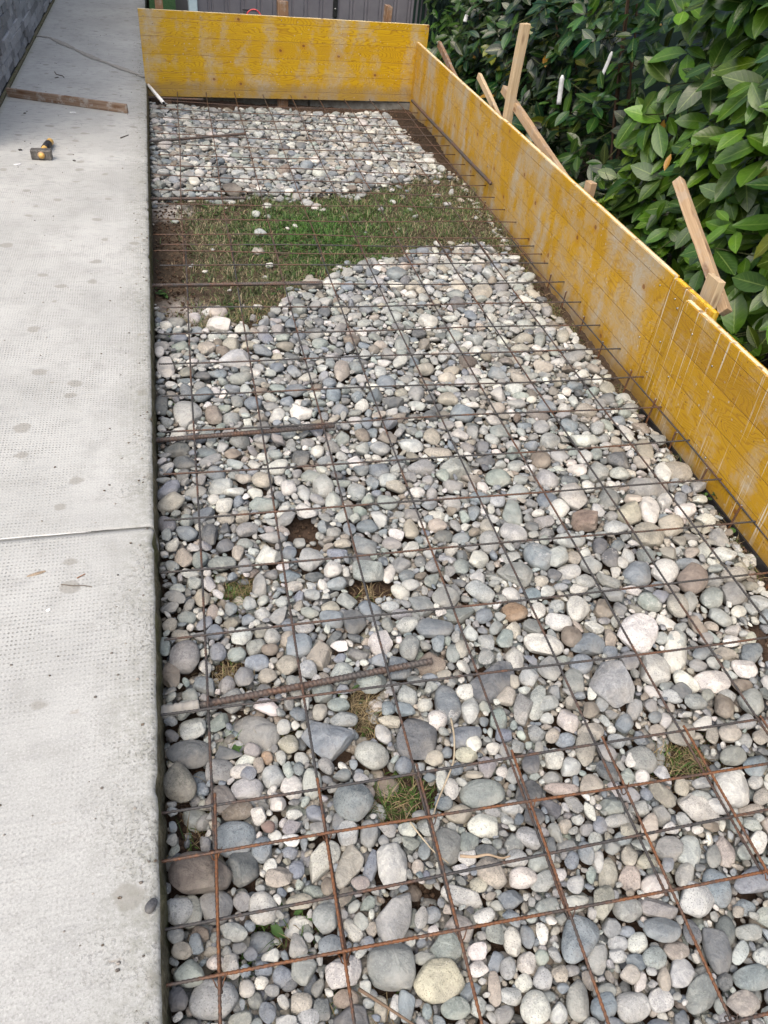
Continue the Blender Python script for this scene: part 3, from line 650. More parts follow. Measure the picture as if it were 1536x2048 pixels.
# ================================================================== COBBLES AND GRAVEL
# x y (half length) (half width) angle colour[! = angular] [landmark words]; read off the place, metres
STONES = """0.424 4.136 0.083 0.057 1.36 k dark brown stone by the far dowel
0.945 5.100 0.095 0.038 1.38 t!
0.400 4.306 0.095 0.038 1.46 b!
1.417 2.880 0.068 0.049 1.19 t tan rock near the board
0.099 2.050 0.072 0.045 1.54 l big grey boulder by the slab
1.024 0.821 0.057 0.055 1.12 g! big grey triangular wedge
1.489 1.496 0.067 0.046 2.96 g long grey wedge by the board
0.283 2.372 0.061 0.048 -2.82 l broad flat white stone
1.229 1.481 0.067 0.044 0.96 w big pale boulder behind the reddish rock
0.741 0.887 0.065 0.045 -2.78 d! broad dark slate wedge
0.900 4.583 0.070 0.041 1.28 b
1.167 0.959 0.063 0.045 -2.46 w largest white boulder
0.088 4.875 0.064 0.042 1.37 w
0.525 0.777 0.057 0.045 1.02 d dark oval slate
0.950 4.438 0.057 0.045 0.99 w
1.072 3.071 0.057 0.044 0.91 b
0.233 2.632 0.053 0.047 2.34 w! white rock at the grass edge
1.418 1.108 0.063 0.039 0.80 n brown rounded rock
1.088 2.618 0.059 0.041 1.14 w
0.662 2.974 0.053 0.046 0.98 t tan stone at the grass corner
1.379 1.288 0.052 0.044 -2.66 t broad tan boulder
1.159 0.851 0.058 0.040 -2.40 w white rounded boulder
0.039 2.329 0.072 0.031 1.60 w
0.055 0.576 0.059 0.038 2.76 k dark brown boulder by the slab
1.610 2.303 0.057 0.039 -2.65 g
0.335 0.795 0.057 0.039 2.64 b! pale blue-grey wedge
0.432 4.876 0.059 0.037 1.34 l
0.233 4.257 0.061 0.035 1.43 w
0.905 1.668 0.052 0.041 -3.02 l!
1.637 1.550 0.048 0.044 2.86 t tan sausage-shaped stone
1.334 2.934 0.050 0.041 1.28 t
1.213 1.365 0.048 0.043 -2.68 r! reddish brown rock
0.399 4.474 0.072 0.029 1.46 d
0.652 2.250 0.070 0.029 1.33 t tan pointed rock
0.191 0.856 0.052 0.038 2.37 g! grey wedge behind the doubled bar tip
0.930 1.204 0.049 0.040 2.47 g!
1.014 1.252 0.045 0.043 1.18 b blue kidney-shaped boulder
1.475 1.318 0.051 0.037 -2.66 t
1.535 2.927 0.055 0.034 1.08 g
1.013 0.947 0.050 0.037 -2.73 b!
1.391 1.751 0.052 0.035 3.03 w
0.932 2.449 0.062 0.030 1.28 g
1.273 1.146 0.045 0.040 -2.79 b
1.237 0.884 0.059 0.030 0.97 w!
1.435 1.384 0.058 0.031 1.17 w
1.019 1.600 0.043 0.041 -3.01 e dark green cobble
1.372 1.385 0.047 0.036 0.84 t
1.359 1.149 0.050 0.034 -2.39 w
1.511 1.040 0.047 0.035 -2.63 g
1.359 1.584 0.049 0.034 0.89 g
1.482 1.927 0.047 0.036 -2.82 t
0.797 1.686 0.047 0.034 -3.13 l
1.009 1.437 0.052 0.031 1.20 e pale green egg-shaped stone
1.179 1.581 0.042 0.038 2.06 l
1.130 1.302 0.050 0.032 -3.12 l
1.280 0.793 0.051 0.031 3.12 w cream loaf-shaped stone
0.472 1.636 0.045 0.035 1.34 l striped grey round cobble
1.164 0.532 0.043 0.036 -3.12 w cream boulder by the dry grass
1.343 1.466 0.048 0.032 0.90 g
0.247 2.741 0.040 0.038 0.91 t
0.617 0.840 0.050 0.031 1.42 b blue-grey bean-shaped stone
0.970 2.247 0.044 0.035 -2.56 t
1.160 2.299 0.040 0.037 -2.59 k brown stone amid pale gravel
0.358 0.658 0.039 0.038 -2.59 b smooth blue-grey long stone
1.586 1.682 0.054 0.028 1.12 t
0.389 0.434 0.044 0.034 1.27 g! grey barrel-shaped stone
1.587 1.560 0.054 0.028 1.08 w
0.051 1.058 0.045 0.033 1.61 g notched grey cobble by the slab
0.905 0.960 0.049 0.030 2.83 w white granite oval
1.063 1.241 0.046 0.032 0.96 l
0.528 1.261 0.042 0.035 2.90 e! flat green slab
0.810 4.001 0.044 0.033 1.14 l
1.517 2.430 0.060 0.024 1.13 e
0.365 0.358 0.041 0.035 3.09 g large smooth grey boulder
1.199 1.677 0.040 0.036 -2.36 n brown-grey round cobble
1.624 2.450 0.052 0.027 1.06 t
0.628 0.626 0.048 0.029 3.02 e greenish loaf-shaped boulder
0.084 2.667 0.039 0.036 2.20 g
1.272 1.769 0.043 0.033 0.85 g
0.704 0.331 0.046 0.030 -2.46 b large blue oval boulder
0.182 2.022 0.050 0.027 1.64 n
0.438 0.323 0.043 0.032 3.01 c round cream boulder
0.026 0.758 0.045 0.030 1.85 q brownish grey boulder by the slab
0.652 1.054 0.047 0.028 -3.13 b white-veined blue stone
0.878 1.751 0.052 0.026 2.97 t
1.042 1.058 0.041 0.032 -2.53 w
1.564 1.378 0.044 0.029 -2.73 w
0.659 1.686 0.040 0.032 1.78 b
0.048 0.825 0.044 0.029 2.86 d dark slate oval by the slab
0.125 0.627 0.039 0.033 2.99 b big blue-grey boulder under the doubled bars
1.065 0.510 0.041 0.031 2.68 w! white pointed slab
1.063 1.526 0.039 0.032 -2.59 l
0.423 0.749 0.038 0.033 2.92 l white veined round stone
0.426 1.776 0.042 0.029 1.47 d!
0.476 3.365 0.041 0.030 1.30 p!
0.018 2.091 0.055 0.022 1.56 d
1.431 1.028 0.042 0.029 -2.53 e
0.958 0.347 0.040 0.030 0.79 l pale grey boulder by the bar overlap
0.538 1.367 0.039 0.031 2.69 e teal oval stone
0.405 0.525 0.041 0.030 1.29 w! large cream rock by the dry tuft
0.354 1.025 0.041 0.029 1.31 t!
0.610 0.957 0.038 0.032 -2.68 n! brown angular rock at the dowel tip
1.143 1.484 0.038 0.031 -2.72 b
0.892 1.326 0.039 0.030 1.00 g
1.085 1.193 0.043 0.028 -2.73 l
0.292 1.573 0.042 0.028 3.00 e
1.317 1.020 0.043 0.027 0.97 t
0.072 0.376 0.039 0.030 2.74 l large pale boulder in the corner
0.895 2.095 0.040 0.029 1.03 g
0.058 1.856 0.038 0.030 -2.77 d!
1.154 1.975 0.038 0.030 0.91 t
1.158 1.436 0.041 0.028 -2.55 w
1.294 1.336 0.039 0.030 -3.09 l
0.283 0.565 0.046 0.025 -2.39 w! white bone-shaped stone
1.337 0.714 0.040 0.029 -2.70 g
0.873 1.832 0.040 0.029 1.19 t
0.887 0.687 0.053 0.021 1.01 t
0.278 2.487 0.035 0.032 1.31 t
0.593 2.107 0.043 0.026 1.34 b
0.034 1.597 0.038 0.029 -2.49 t cream oval by the slab
0.807 1.156 0.039 0.028 2.33 l
0.135 0.568 0.038 0.028 1.78 d! dark slate block
0.033 1.658 0.040 0.026 1.04 b
0.999 0.634 0.034 0.031 2.81 g
0.237 2.003 0.035 0.029 1.48 g
0.078 1.792 0.037 0.028 2.74 d
1.547 1.098 0.041 0.025 -3.07 t
1.118 0.674 0.038 0.027 -2.56 t
1.036 2.184 0.036 0.028 -2.94 t
0.948 0.261 0.039 0.026 1.07 d dark grey egg-shaped boulder
1.429 0.846 0.043 0.023 0.79 b
0.330 0.540 0.042 0.023 0.90 t long tan stone
0.633 0.763 0.040 0.025 -3.06 b
0.296 1.670 0.032 0.030 2.36 t
0.850 3.940 0.037 0.026 1.20 w
0.313 1.057 0.034 0.029 -2.98 b!
0.981 0.899 0.035 0.028 -2.76 b
0.972 1.024 0.036 0.027 -3.04 w
0.826 0.814 0.049 0.020 1.01 l
0.799 2.261 0.039 0.025 1.26 l
0.938 0.850 0.035 0.027 0.89 g
0.519 0.537 0.035 0.027 1.13 g
1.015 0.359 0.034 0.028 0.91 b
0.083 0.517 0.034 0.028 2.68 g
0.568 1.593 0.034 0.028 1.22 g
0.875 0.755 0.034 0.028 0.83 w! cream swirl-patterned rock
1.085 0.350 0.039 0.024 -3.06 b
0.155 1.350 0.036 0.025 2.94 e pale green stone by the tuft
1.252 1.048 0.031 0.029 2.34 e
0.893 0.890 0.033 0.027 -2.47 g
1.210 0.801 0.034 0.027 2.04 w
0.157 1.799 0.040 0.022 -2.60 g
0.409 1.614 0.042 0.021 1.67 l
0.871 1.071 0.032 0.028 3.05 o ochre orange stone
0.508 3.584 0.032 0.028 -2.60 l
1.218 1.215 0.036 0.025 0.86 d
0.147 1.838 0.035 0.026 2.76 b
0.683 1.407 0.037 0.024 1.30 t
0.096 2.179 0.038 0.023 1.54 b
0.133 1.464 0.036 0.024 1.51 d
0.718 0.605 0.032 0.027 -2.61 d
1.263 0.721 0.036 0.024 0.93 n
1.000 0.434 0.037 0.023 0.80 l
0.784 0.797 0.038 0.023 0.97 g!
1.149 1.199 0.030 0.029 -2.44 g
0.449 1.679 0.034 0.025 2.85 e
0.679 2.032 0.036 0.024 1.28 w
0.982 1.501 0.034 0.025 1.03 l
1.352 1.668 0.034 0.025 0.79 l
0.984 0.973 0.033 0.026 -2.40 n
1.387 0.807 0.032 0.027 3.07 w!
0.467 0.371 0.031 0.027 -3.11 e!
0.153 2.718 0.030 0.028 1.12 w
0.283 0.369 0.031 0.027 2.87 w! big white quartz lump
0.878 0.205 0.039 0.022 -2.56 e! greenish pointed boulder
0.869 1.583 0.032 0.026 -2.98 g
0.017 1.020 0.038 0.022 1.77 n!
0.062 1.385 0.034 0.024 1.60 t
0.842 2.106 0.031 0.026 0.99 t
0.234 1.473 0.032 0.026 -2.89 g
0.691 1.593 0.033 0.025 2.93 t!
0.838 1.265 0.032 0.025 -2.46 w
0.818 0.937 0.036 0.022 1.21 w
0.753 0.220 0.033 0.024 -3.03 l broad lilac-grey boulder
0.572 1.006 0.032 0.025 1.20 g
1.669 1.176 0.035 0.023 -2.83 w white quartz stone by the board
1.214 1.270 0.038 0.021 0.94 d
0.104 0.713 0.030 0.027 2.26 q
0.988 0.211 0.037 0.021 3.07 b big blue boulder at the frame edge
1.090 1.393 0.032 0.024 -3.00 g!
0.671 1.627 0.030 0.026 -2.99 l
1.257 0.918 0.034 0.023 -2.67 l
0.590 0.472 0.032 0.024 2.32 t
0.046 2.630 0.028 0.028 1.67 w
1.250 0.574 0.034 0.023 -2.72 b
0.264 2.102 0.036 0.021 1.47 g
0.589 3.944 0.030 0.025 1.01 w
1.082 1.344 0.032 0.024 -3.01 g!
0.864 0.313 0.035 0.022 3.06 b flat blue oval stone
0.664 0.819 0.036 0.021 1.25 l
1.109 1.148 0.031 0.024 -2.68 l
1.580 1.435 0.037 0.020 0.90 b
0.059 0.878 0.028 0.026 -3.07 l
0.167 1.417 0.028 0.026 1.34 d
0.503 0.397 0.029 0.025 2.84 t
0.626 1.284 0.029 0.025 -2.56 g
0.072 1.476 0.029 0.025 2.56 b blue-grey oval by the slab joint
0.605 0.562 0.032 0.023 3.07 w
0.438 0.692 0.028 0.026 -2.90 n
0.160 0.727 0.033 0.022 3.08 l
0.021 1.512 0.030 0.024 1.69 g
0.847 1.626 0.031 0.023 1.20 e
1.208 0.598 0.033 0.022 -2.99 g
0.105 0.777 0.029 0.025 2.93 g
0.436 1.287 0.028 0.025 1.31 w white round cobble
0.875 0.350 0.039 0.018 2.76 g!
1.363 1.027 0.036 0.020 0.97 g
0.240 2.435 0.027 0.026 -3.06 n
0.280 1.009 0.027 0.026 2.60 t round tan cobble
0.955 0.445 0.031 0.023 -2.73 g!
0.369 1.630 0.027 0.025 1.35 w
0.521 0.445 0.039 0.017 2.72 w
1.293 1.065 0.031 0.022 -2.82 b
0.179 1.577 0.030 0.023 1.30 w
0.581 0.250 0.029 0.024 -2.94 w big off-white boulder
0.811 0.992 0.030 0.022 0.97 e!
1.100 0.879 0.030 0.023 -2.63 g
0.915 0.715 0.031 0.021 -3.12 t
0.896 0.391 0.030 0.022 -2.89 w
0.052 0.696 0.028 0.024 2.24 l white round stone by the slab
1.484 0.913 0.034 0.019 -2.46 w
1.444 1.169 0.035 0.019 2.98 b
1.181 0.564 0.034 0.019 2.91 w
0.162 0.499 0.028 0.024 1.72 w cream egg-shaped stone
0.790 0.602 0.040 0.016 2.90 t!
0.019 0.518 0.028 0.024 2.25 l
0.777 0.380 0.031 0.021 1.26 t!
1.402 1.676 0.030 0.021 0.85 e
0.212 1.028 0.028 0.023 -3.10 b
0.188 1.238 0.028 0.023 1.57 t!
0.782 1.245 0.027 0.024 -2.59 e
0.343 0.918 0.027 0.023 1.42 e
0.820 1.360 0.027 0.023 -2.90 b
0.178 1.528 0.026 0.023 2.86 t!
0.288 0.715 0.032 0.020 1.42 l
0.179 0.987 0.028 0.022 1.59 g
1.522 1.208 0.033 0.019 0.82 l
0.582 1.256 0.037 0.017 1.20 w
0.765 1.416 0.027 0.023 -3.01 t
0.748 1.570 0.026 0.023 -2.40 w
0.889 1.450 0.031 0.020 1.06 b
0.664 0.246 0.031 0.020 1.11 g grey pitted long stone
0.937 1.069 0.029 0.021 0.90 w
1.234 0.653 0.029 0.021 -2.74 p
0.584 0.809 0.026 0.023 1.06 w
0.718 0.785 0.028 0.022 0.88 e
0.861 0.601 0.028 0.022 -2.83 t!
0.133 0.837 0.028 0.021 2.84 w
0.213 1.076 0.025 0.024 1.21 g
1.200 0.743 0.030 0.020 -2.97 g
0.939 0.492 0.031 0.019 0.87 p
0.533 0.880 0.025 0.023 0.93 l
0.213 0.747 0.025 0.024 2.08 l
0.771 1.370 0.027 0.022 -3.02 d
1.070 0.417 0.030 0.020 0.97 p!
0.676 1.938 0.030 0.020 1.29 b
0.597 1.191 0.027 0.022 2.40 w
0.135 0.681 0.030 0.020 -3.02 n
0.440 1.236 0.027 0.021 -2.92 b
0.513 3.813 0.028 0.021 1.29 l
0.183 1.106 0.027 0.022 -2.36 w
0.640 1.947 0.025 0.023 0.93 w
1.297 0.869 0.032 0.018 -2.93 b
0.805 0.666 0.027 0.021 0.80 w
0.949 0.178 0.031 0.019 -3.12 p!
0.910 1.393 0.029 0.020 1.21 t
0.245 0.712 0.025 0.023 1.89 w
0.818 0.358 0.028 0.020 -3.02 g
0.889 1.137 0.026 0.022 3.03 w
0.572 3.803 0.031 0.018 1.36 l
0.103 1.373 0.027 0.021 1.63 e
0.642 0.449 0.028 0.020 3.13 w
0.268 0.456 0.025 0.023 1.56 e
0.032 0.417 0.026 0.021 2.53 l
1.119 1.240 0.026 0.021 -2.53 t
0.861 0.243 0.028 0.020 -2.54 l
0.814 0.425 0.031 0.017 0.93 t tan oval stone
0.037 0.517 0.028 0.020 1.69 g
0.853 0.409 0.025 0.021 -2.45 t!
0.760 0.837 0.025 0.021 0.95 t
1.477 1.204 0.029 0.018 -2.73 t
0.378 0.845 0.030 0.018 3.07 e
0.564 0.597 0.029 0.018 3.01 t
0.037 1.250 0.028 0.019 2.34 g
0.752 0.670 0.027 0.020 1.12 d
0.100 1.243 0.027 0.019 1.64 t
0.675 0.976 0.028 0.019 1.41 e
0.848 0.801 0.029 0.018 -3.08 l
0.153 0.450 0.025 0.020 2.76 b
0.747 0.949 0.024 0.021 -2.50 g
0.985 0.289 0.028 0.018 0.89 d
1.183 0.774 0.025 0.021 2.93 d
0.199 1.384 0.028 0.018 1.51 t
0.377 0.593 0.026 0.019 1.14 g
0.335 1.109 0.024 0.021 2.95 w
1.001 0.717 0.026 0.019 -2.43 b
0.779 1.461 0.025 0.020 2.76 w
0.831 0.645 0.025 0.020 -2.49 l
0.373 0.538 0.035 0.014 1.13 b!
0.698 0.982 0.024 0.021 -2.63 t
0.219 0.464 0.027 0.019 2.95 w
0.174 0.600 0.024 0.021 1.85 b
1.048 0.754 0.029 0.017 -2.40 g
0.125 0.813 0.031 0.016 2.82 d!
0.679 0.438 0.027 0.018 -2.92 g
0.685 0.520 0.026 0.019 2.25 l
0.218 0.385 0.023 0.022 2.33 g!
0.727 0.391 0.030 0.016 -3.01 w
1.402 0.894 0.027 0.018 -2.90 w
0.198 0.547 0.024 0.020 2.80 t!
1.346 0.765 0.028 0.018 3.12 n
0.958 0.389 0.028 0.017 -2.47 w
0.018 2.416 0.028 0.017 1.56 w
1.106 0.504 0.025 0.019 2.95 w
0.352 1.802 0.025 0.020 3.05 e
0.337 0.601 0.023 0.021 1.16 l
0.322 0.985 0.023 0.021 1.51 l
0.512 1.434 0.027 0.018 1.33 b
1.296 0.674 0.027 0.017 -2.98 l
0.654 0.679 0.024 0.020 1.12 g
0.254 0.810 0.022 0.021 1.71 t
0.570 1.978 0.034 0.014 -2.53 t
0.703 0.228 0.025 0.019 -2.89 b
0.230 2.497 0.025 0.018 1.46 n
1.297 0.747 0.026 0.018 -2.64 l
0.669 0.869 0.022 0.020 3.13 w
1.483 0.979 0.026 0.017 -2.58 w
0.622 0.718 0.026 0.018 3.06 t
0.469 1.430 0.022 0.020 -3.12 g
0.408 1.167 0.023 0.020 3.02 t
0.518 0.845 0.023 0.020 -3.10 b!
0.680 0.589 0.025 0.018 -3.07 l
1.187 0.687 0.027 0.017 -2.89 w
0.069 0.777 0.022 0.020 2.34 b
0.654 0.518 0.024 0.019 -2.39 g
0.723 0.297 0.025 0.017 1.02 g
0.126 1.071 0.023 0.019 1.74 b
0.125 1.128 0.022 0.020 2.43 b
0.609 0.421 0.025 0.018 2.96 b!
0.644 1.009 0.027 0.016 1.22 b
1.481 1.362 0.025 0.017 -2.97 b
0.372 0.882 0.026 0.017 2.97 e
1.144 0.420 0.026 0.017 -2.59 w
0.169 1.061 0.022 0.020 2.69 e
0.459 1.343 0.028 0.015 3.01 b!
0.808 0.215 0.024 0.018 -3.04 w
0.876 0.277 0.026 0.016 -3.04 t
0.994 1.080 0.023 0.018 -2.48 l
0.290 1.088 0.024 0.018 1.46 t
0.153 0.768 0.025 0.017 3.09 w
0.628 1.204 0.023 0.018 3.12 l
1.155 0.770 0.025 0.017 2.46 l
1.069 0.917 0.024 0.018 -2.39 b
0.478 0.824 0.026 0.016 2.88 t!
0.828 0.276 0.024 0.018 -3.01 e
0.563 0.536 0.022 0.019 -2.57 e
0.586 0.353 0.025 0.017 1.32 w
0.453 0.277 0.024 0.017 3.02 e
0.223 1.425 0.023 0.018 -3.14 e
1.027 0.278 0.025 0.016 3.07 e
0.848 0.705 0.024 0.017 -3.10 b
0.060 1.185 0.022 0.019 2.71 e
0.370 1.206 0.020 0.020 -3.12 l
1.190 0.656 0.029 0.014 0.79 t
0.138 0.976 0.021 0.019 1.88 g
0.626 1.240 0.022 0.019 -3.06 b
0.484 1.378 0.025 0.016 3.02 t
1.269 0.840 0.024 0.017 -2.93 g
0.786 0.472 0.024 0.016 1.12 b
0.230 0.985 0.021 0.019 2.73 t
1.212 1.168 0.027 0.014 0.99 w
0.328 0.875 0.022 0.018 1.42 t
0.122 1.199 0.024 0.016 1.56 t
1.057 0.643 0.022 0.018 0.79 g
0.644 0.488 0.023 0.017 2.99 l
0.982 0.787 0.026 0.015 1.13 b
0.683 0.473 0.021 0.018 -2.79 e
0.372 1.437 0.022 0.017 1.41 l
0.892 0.496 0.022 0.017 -2.86 t
0.353 1.154 0.024 0.015 2.59 e
1.300 0.630 0.022 0.017 -2.70 t
0.159 0.789 0.023 0.016 -2.85 w
0.814 0.305 0.023 0.016 -2.87 w
0.413 0.803 0.020 0.018 -2.84 t!
0.057 0.962 0.021 0.017 1.82 e
1.081 0.529 0.023 0.016 2.89 l
0.268 0.412 0.022 0.017 2.98 b
1.219 0.932 0.024 0.015 0.82 l
0.240 1.175 0.020 0.018 1.70 l
1.049 0.318 0.024 0.015 -3.04 b
0.561 0.644 0.022 0.016 1.44 w
0.081 1.300 0.020 0.018 2.69 l
0.647 0.736 0.020 0.018 -2.42 w
1.180 0.484 0.030 0.012 3.13 t
1.055 0.559 0.023 0.015 0.83 t
0.108 0.472 0.025 0.014 2.67 l
0.678 1.285 0.020 0.017 1.06 d
0.211 1.206 0.020 0.017 1.51 l
1.036 0.412 0.025 0.014 0.83 g
0.244 1.058 0.020 0.017 2.88 n
1.243 1.192 0.020 0.017 0.81 w
0.633 0.922 0.023 0.014 -2.83 t
0.412 0.643 0.019 0.018 -2.68 l
0.550 0.674 0.028 0.012 1.09 w
0.008 1.098 0.026 0.013 1.59 e
0.948 0.602 0.022 0.015 0.82 e
0.292 1.205 0.019 0.017 1.54 l
1.217 0.506 0.022 0.015 -2.67 t
0.842 0.517 0.021 0.015 0.83 b
0.226 0.497 0.024 0.014 2.91 t!
1.074 0.695 0.022 0.015 -2.97 t
0.101 0.417 0.020 0.016 1.73 w!
0.549 0.510 0.019 0.017 3.01 w!
0.980 0.594 0.021 0.016 -2.54 w
0.043 1.280 0.020 0.016 2.84 l
0.547 0.717 0.020 0.016 3.13 t
0.547 0.333 0.023 0.014 0.92 b!
0.550 0.279 0.022 0.014 2.84 l!
0.739 0.715 0.022 0.014 1.08 g!
0.205 0.341 0.019 0.016 2.69 t
0.601 0.319 0.019 0.016 -2.41 w
0.550 0.402 0.021 0.015 3.06 w
0.568 0.854 0.019 0.016 -3.11 w
0.486 0.299 0.022 0.014 -3.04 b
0.373 0.298 0.022 0.014 1.29 b
0.480 0.854 0.018 0.017 1.10 b
1.158 0.798 0.022 0.014 -3.12 e
1.237 0.751 0.021 0.014 -2.47 g
0.870 0.449 0.020 0.015 -2.48 t
1.108 0.406 0.021 0.014 -2.87 e
0.618 0.288 0.019 0.016 -2.46 l
1.089 0.752 0.020 0.015 -2.50 g
0.805 0.452 0.021 0.014 0.93 l
0.672 0.398 0.024 0.012 3.14 e
1.106 0.713 0.021 0.014 0.95 w
0.822 0.718 0.020 0.015 0.89 t
0.590 0.510 0.021 0.014 2.88 d
0.527 0.290 0.027 0.011 1.30 t
0.864 1.371 0.019 0.015 1.01 n
0.167 1.194 0.019 0.015 1.60 b
0.130 0.515 0.019 0.015 2.06 g
0.741 0.422 0.019 0.015 -2.56 l
0.876 0.517 0.025 0.012 3.02 l
0.242 0.324 0.018 0.016 2.74 d!
0.181 0.386 0.018 0.016 2.71 b
0.280 0.332 0.021 0.014 2.91 n
0.014 0.382 0.018 0.015 2.07 d
0.772 0.336 0.019 0.015 -2.70 g
0.462 0.883 0.017 0.016 -2.93 w
0.759 0.491 0.022 0.013 3.04 g
0.901 0.434 0.020 0.014 -2.97 t
0.775 0.313 0.019 0.015 -2.89 l
0.520 0.353 0.018 0.015 -3.06 w
0.285 0.618 0.019 0.014 2.91 g
0.616 0.358 0.020 0.014 1.41 b
0.988 0.250 0.024 0.011 -2.63 l
0.816 0.489 0.019 0.014 0.79 l
0.173 0.665 0.018 0.015 1.64 w
1.085 0.726 0.019 0.014 -2.52 b
0.537 0.618 0.019 0.014 -2.93 b
0.350 0.716 0.020 0.013 -3.14 b
0.312 0.431 0.021 0.013 1.99 w
1.226 0.537 0.020 0.013 -2.74 l
0.335 0.306 0.020 0.013 1.58 t
0.791 0.869 0.019 0.014 1.04 t
0.248 0.854 0.018 0.015 1.55 l
0.175 0.807 0.019 0.014 2.87 g
0.874 0.484 0.019 0.014 -2.97 b
0.621 0.234 0.018 0.014 -2.49 w
0.562 0.315 0.019 0.014 1.03 g
0.793 0.277 0.019 0.013 2.95 b
1.027 0.236 0.019 0.013 -2.86 l
0.768 0.260 0.018 0.014 -2.78 p
0.830 0.769 0.018 0.014 -3.02 w
0.231 0.553 0.018 0.014 1.50 b
0.025 0.454 0.019 0.013 2.79 t
0.443 0.482 0.016 0.015 -3.06 n
0.964 0.811 0.021 0.011 1.02 w
0.400 0.663 0.017 0.014 1.13 t
0.453 0.581 0.018 0.013 3.01 w
0.424 0.362 0.020 0.012 2.84 g
0.839 0.468 0.018 0.014 -2.52 g
0.558 0.458 0.017 0.014 -3.01 t
0.434 0.423 0.020 0.012 1.16 l
0.783 0.633 0.018 0.013 -3.06 g
0.750 0.461 0.018 0.013 0.89 b
0.827 0.242 0.019 0.012 1.08 t
0.324 0.624 0.018 0.013 1.39 b
0.244 0.658 0.017 0.014 2.86 w
0.809 0.514 0.017 0.013 -2.42 g
0.453 0.861 0.017 0.013 1.30 g
0.151 0.340 0.016 0.014 2.34 b
0.187 0.771 0.018 0.012 1.52 t
0.973 0.635 0.019 0.012 0.87 w
0.227 0.608 0.017 0.013 2.88 w
0.457 0.425 0.016 0.014 -3.09 b
0.163 0.755 0.016 0.014 2.74 b
0.684 0.719 0.016 0.014 -2.82 w
0.761 0.292 0.018 0.012 2.93 l
0.214 0.320 0.018 0.012 2.87 l
0.341 0.503 0.017 0.013 2.94 p
0.328 0.444 0.016 0.013 1.74 l
0.591 0.687 0.016 0.014 0.86 b
0.532 0.254 0.017 0.013 3.09 g
0.490 0.272 0.016 0.013 -2.46 l
0.648 0.287 0.016 0.013 -2.88 t
0.510 0.326 0.018 0.012 3.12 w
0.475 0.538 0.017 0.012 1.22 b
0.534 0.491 0.017 0.012 3.06 l
0.070 0.742 0.016 0.013 1.86 b
0.584 0.291 0.016 0.013 -2.92 w
0.770 0.531 0.016 0.013 -2.42 t
0.283 0.512 0.016 0.013 1.44 n
0.055 0.478 0.016 0.013 2.66 n
0.579 0.726 0.016 0.012 1.12 b
0.785 0.246 0.019 0.010 0.85 w!
0.045 0.459 0.017 0.012 1.67 b
0.720 0.247 0.017 0.012 -3.08 g
0.243 0.747 0.018 0.011 1.46 l
0.466 0.458 0.017 0.011 2.99 g!
0.122 0.381 0.015 0.013 2.01 w
0.204 0.788 0.014 0.013 2.20 o
0.151 0.404 0.016 0.012 2.64 b
0.200 0.622 0.014 0.013 1.86 w
0.618 0.667 0.021 0.009 2.97 t
0.264 0.747 0.016 0.011 1.45 b
0.014 0.479 0.015 0.012 2.45 l
0.936 0.417 0.016 0.011 -2.49 b
0.683 0.664 0.014 0.012 0.84 w
0.184 0.568 0.014 0.013 2.02 w
0.223 0.585 0.014 0.012 2.79 b
0.803 0.327 0.017 0.010 3.10 b
0.188 0.639 0.014 0.012 2.54 r
0.167 0.421 0.015 0.011 2.81 w!
0.673 0.289 0.016 0.010 3.10 g
0.333 0.406 0.014 0.012 2.94 b
0.456 0.513 0.014 0.012 1.09 p
1.022 0.309 0.015 0.011 -2.82 t
0.629 0.321 0.014 0.012 -2.52 e
0.135 0.361 0.013 0.012 1.96 g
0.346 0.427 0.013 0.011 1.32 t
0.191 0.373 0.014 0.011 2.95 d
0.355 0.301 0.018 0.008 1.20 w
0.117 0.444 0.013 0.011 -3.12 d!
0.112 1.010 0.013 0.011 1.73 t!
0.147 0.383 0.012 0.010 2.73 w
0.133 0.429 0.012 0.011 2.17 b
0.163 0.367 0.013 0.009 2.84 g
0.070 0.448 0.014 0.009 2.84 t!
0.406 0.284 0.012 0.009 1.21 b
0.616 0.261 0.012 0.008 3.08 e
0.136 0.476 0.011 0.009 2.67 b
0.002 0.558 0.012 0.008 1.76 d
0.643 0.266 0.011 0.008 -3.11 b"""
SRGB = dict(w=(215, 214, 205), c=(188, 180, 150), l=(176, 182, 179), g=(142, 146, 145), b=(116, 132, 145), d=(82, 91, 98), e=(140, 155, 150), t=(176, 168, 150), n=(128, 112, 92), k=(90, 76, 63), q=(136, 130, 116), o=(166, 124, 72), r=(134, 100, 82), p=(180, 168, 156))
CNAME = dict(w='off-white', c='cream', l='pale grey', g='grey', b='blue-grey', d='dark slate-grey', e='greenish grey', t='tan', n='brown', k='dark brown', q='brownish grey', o='ochre', r='reddish brown', p='pinkish')
def lin(c): 
    c = np.asarray(c, float) / 255; return np.where(c <= .04045, c / 12.92, ((c + .055) / 1.055) ** 2.4)
LIN = {k: ((lin(v) * .74 + lin(v).mean() * .26) * .80 + .06) * .76 for k, v in SRGB.items()}

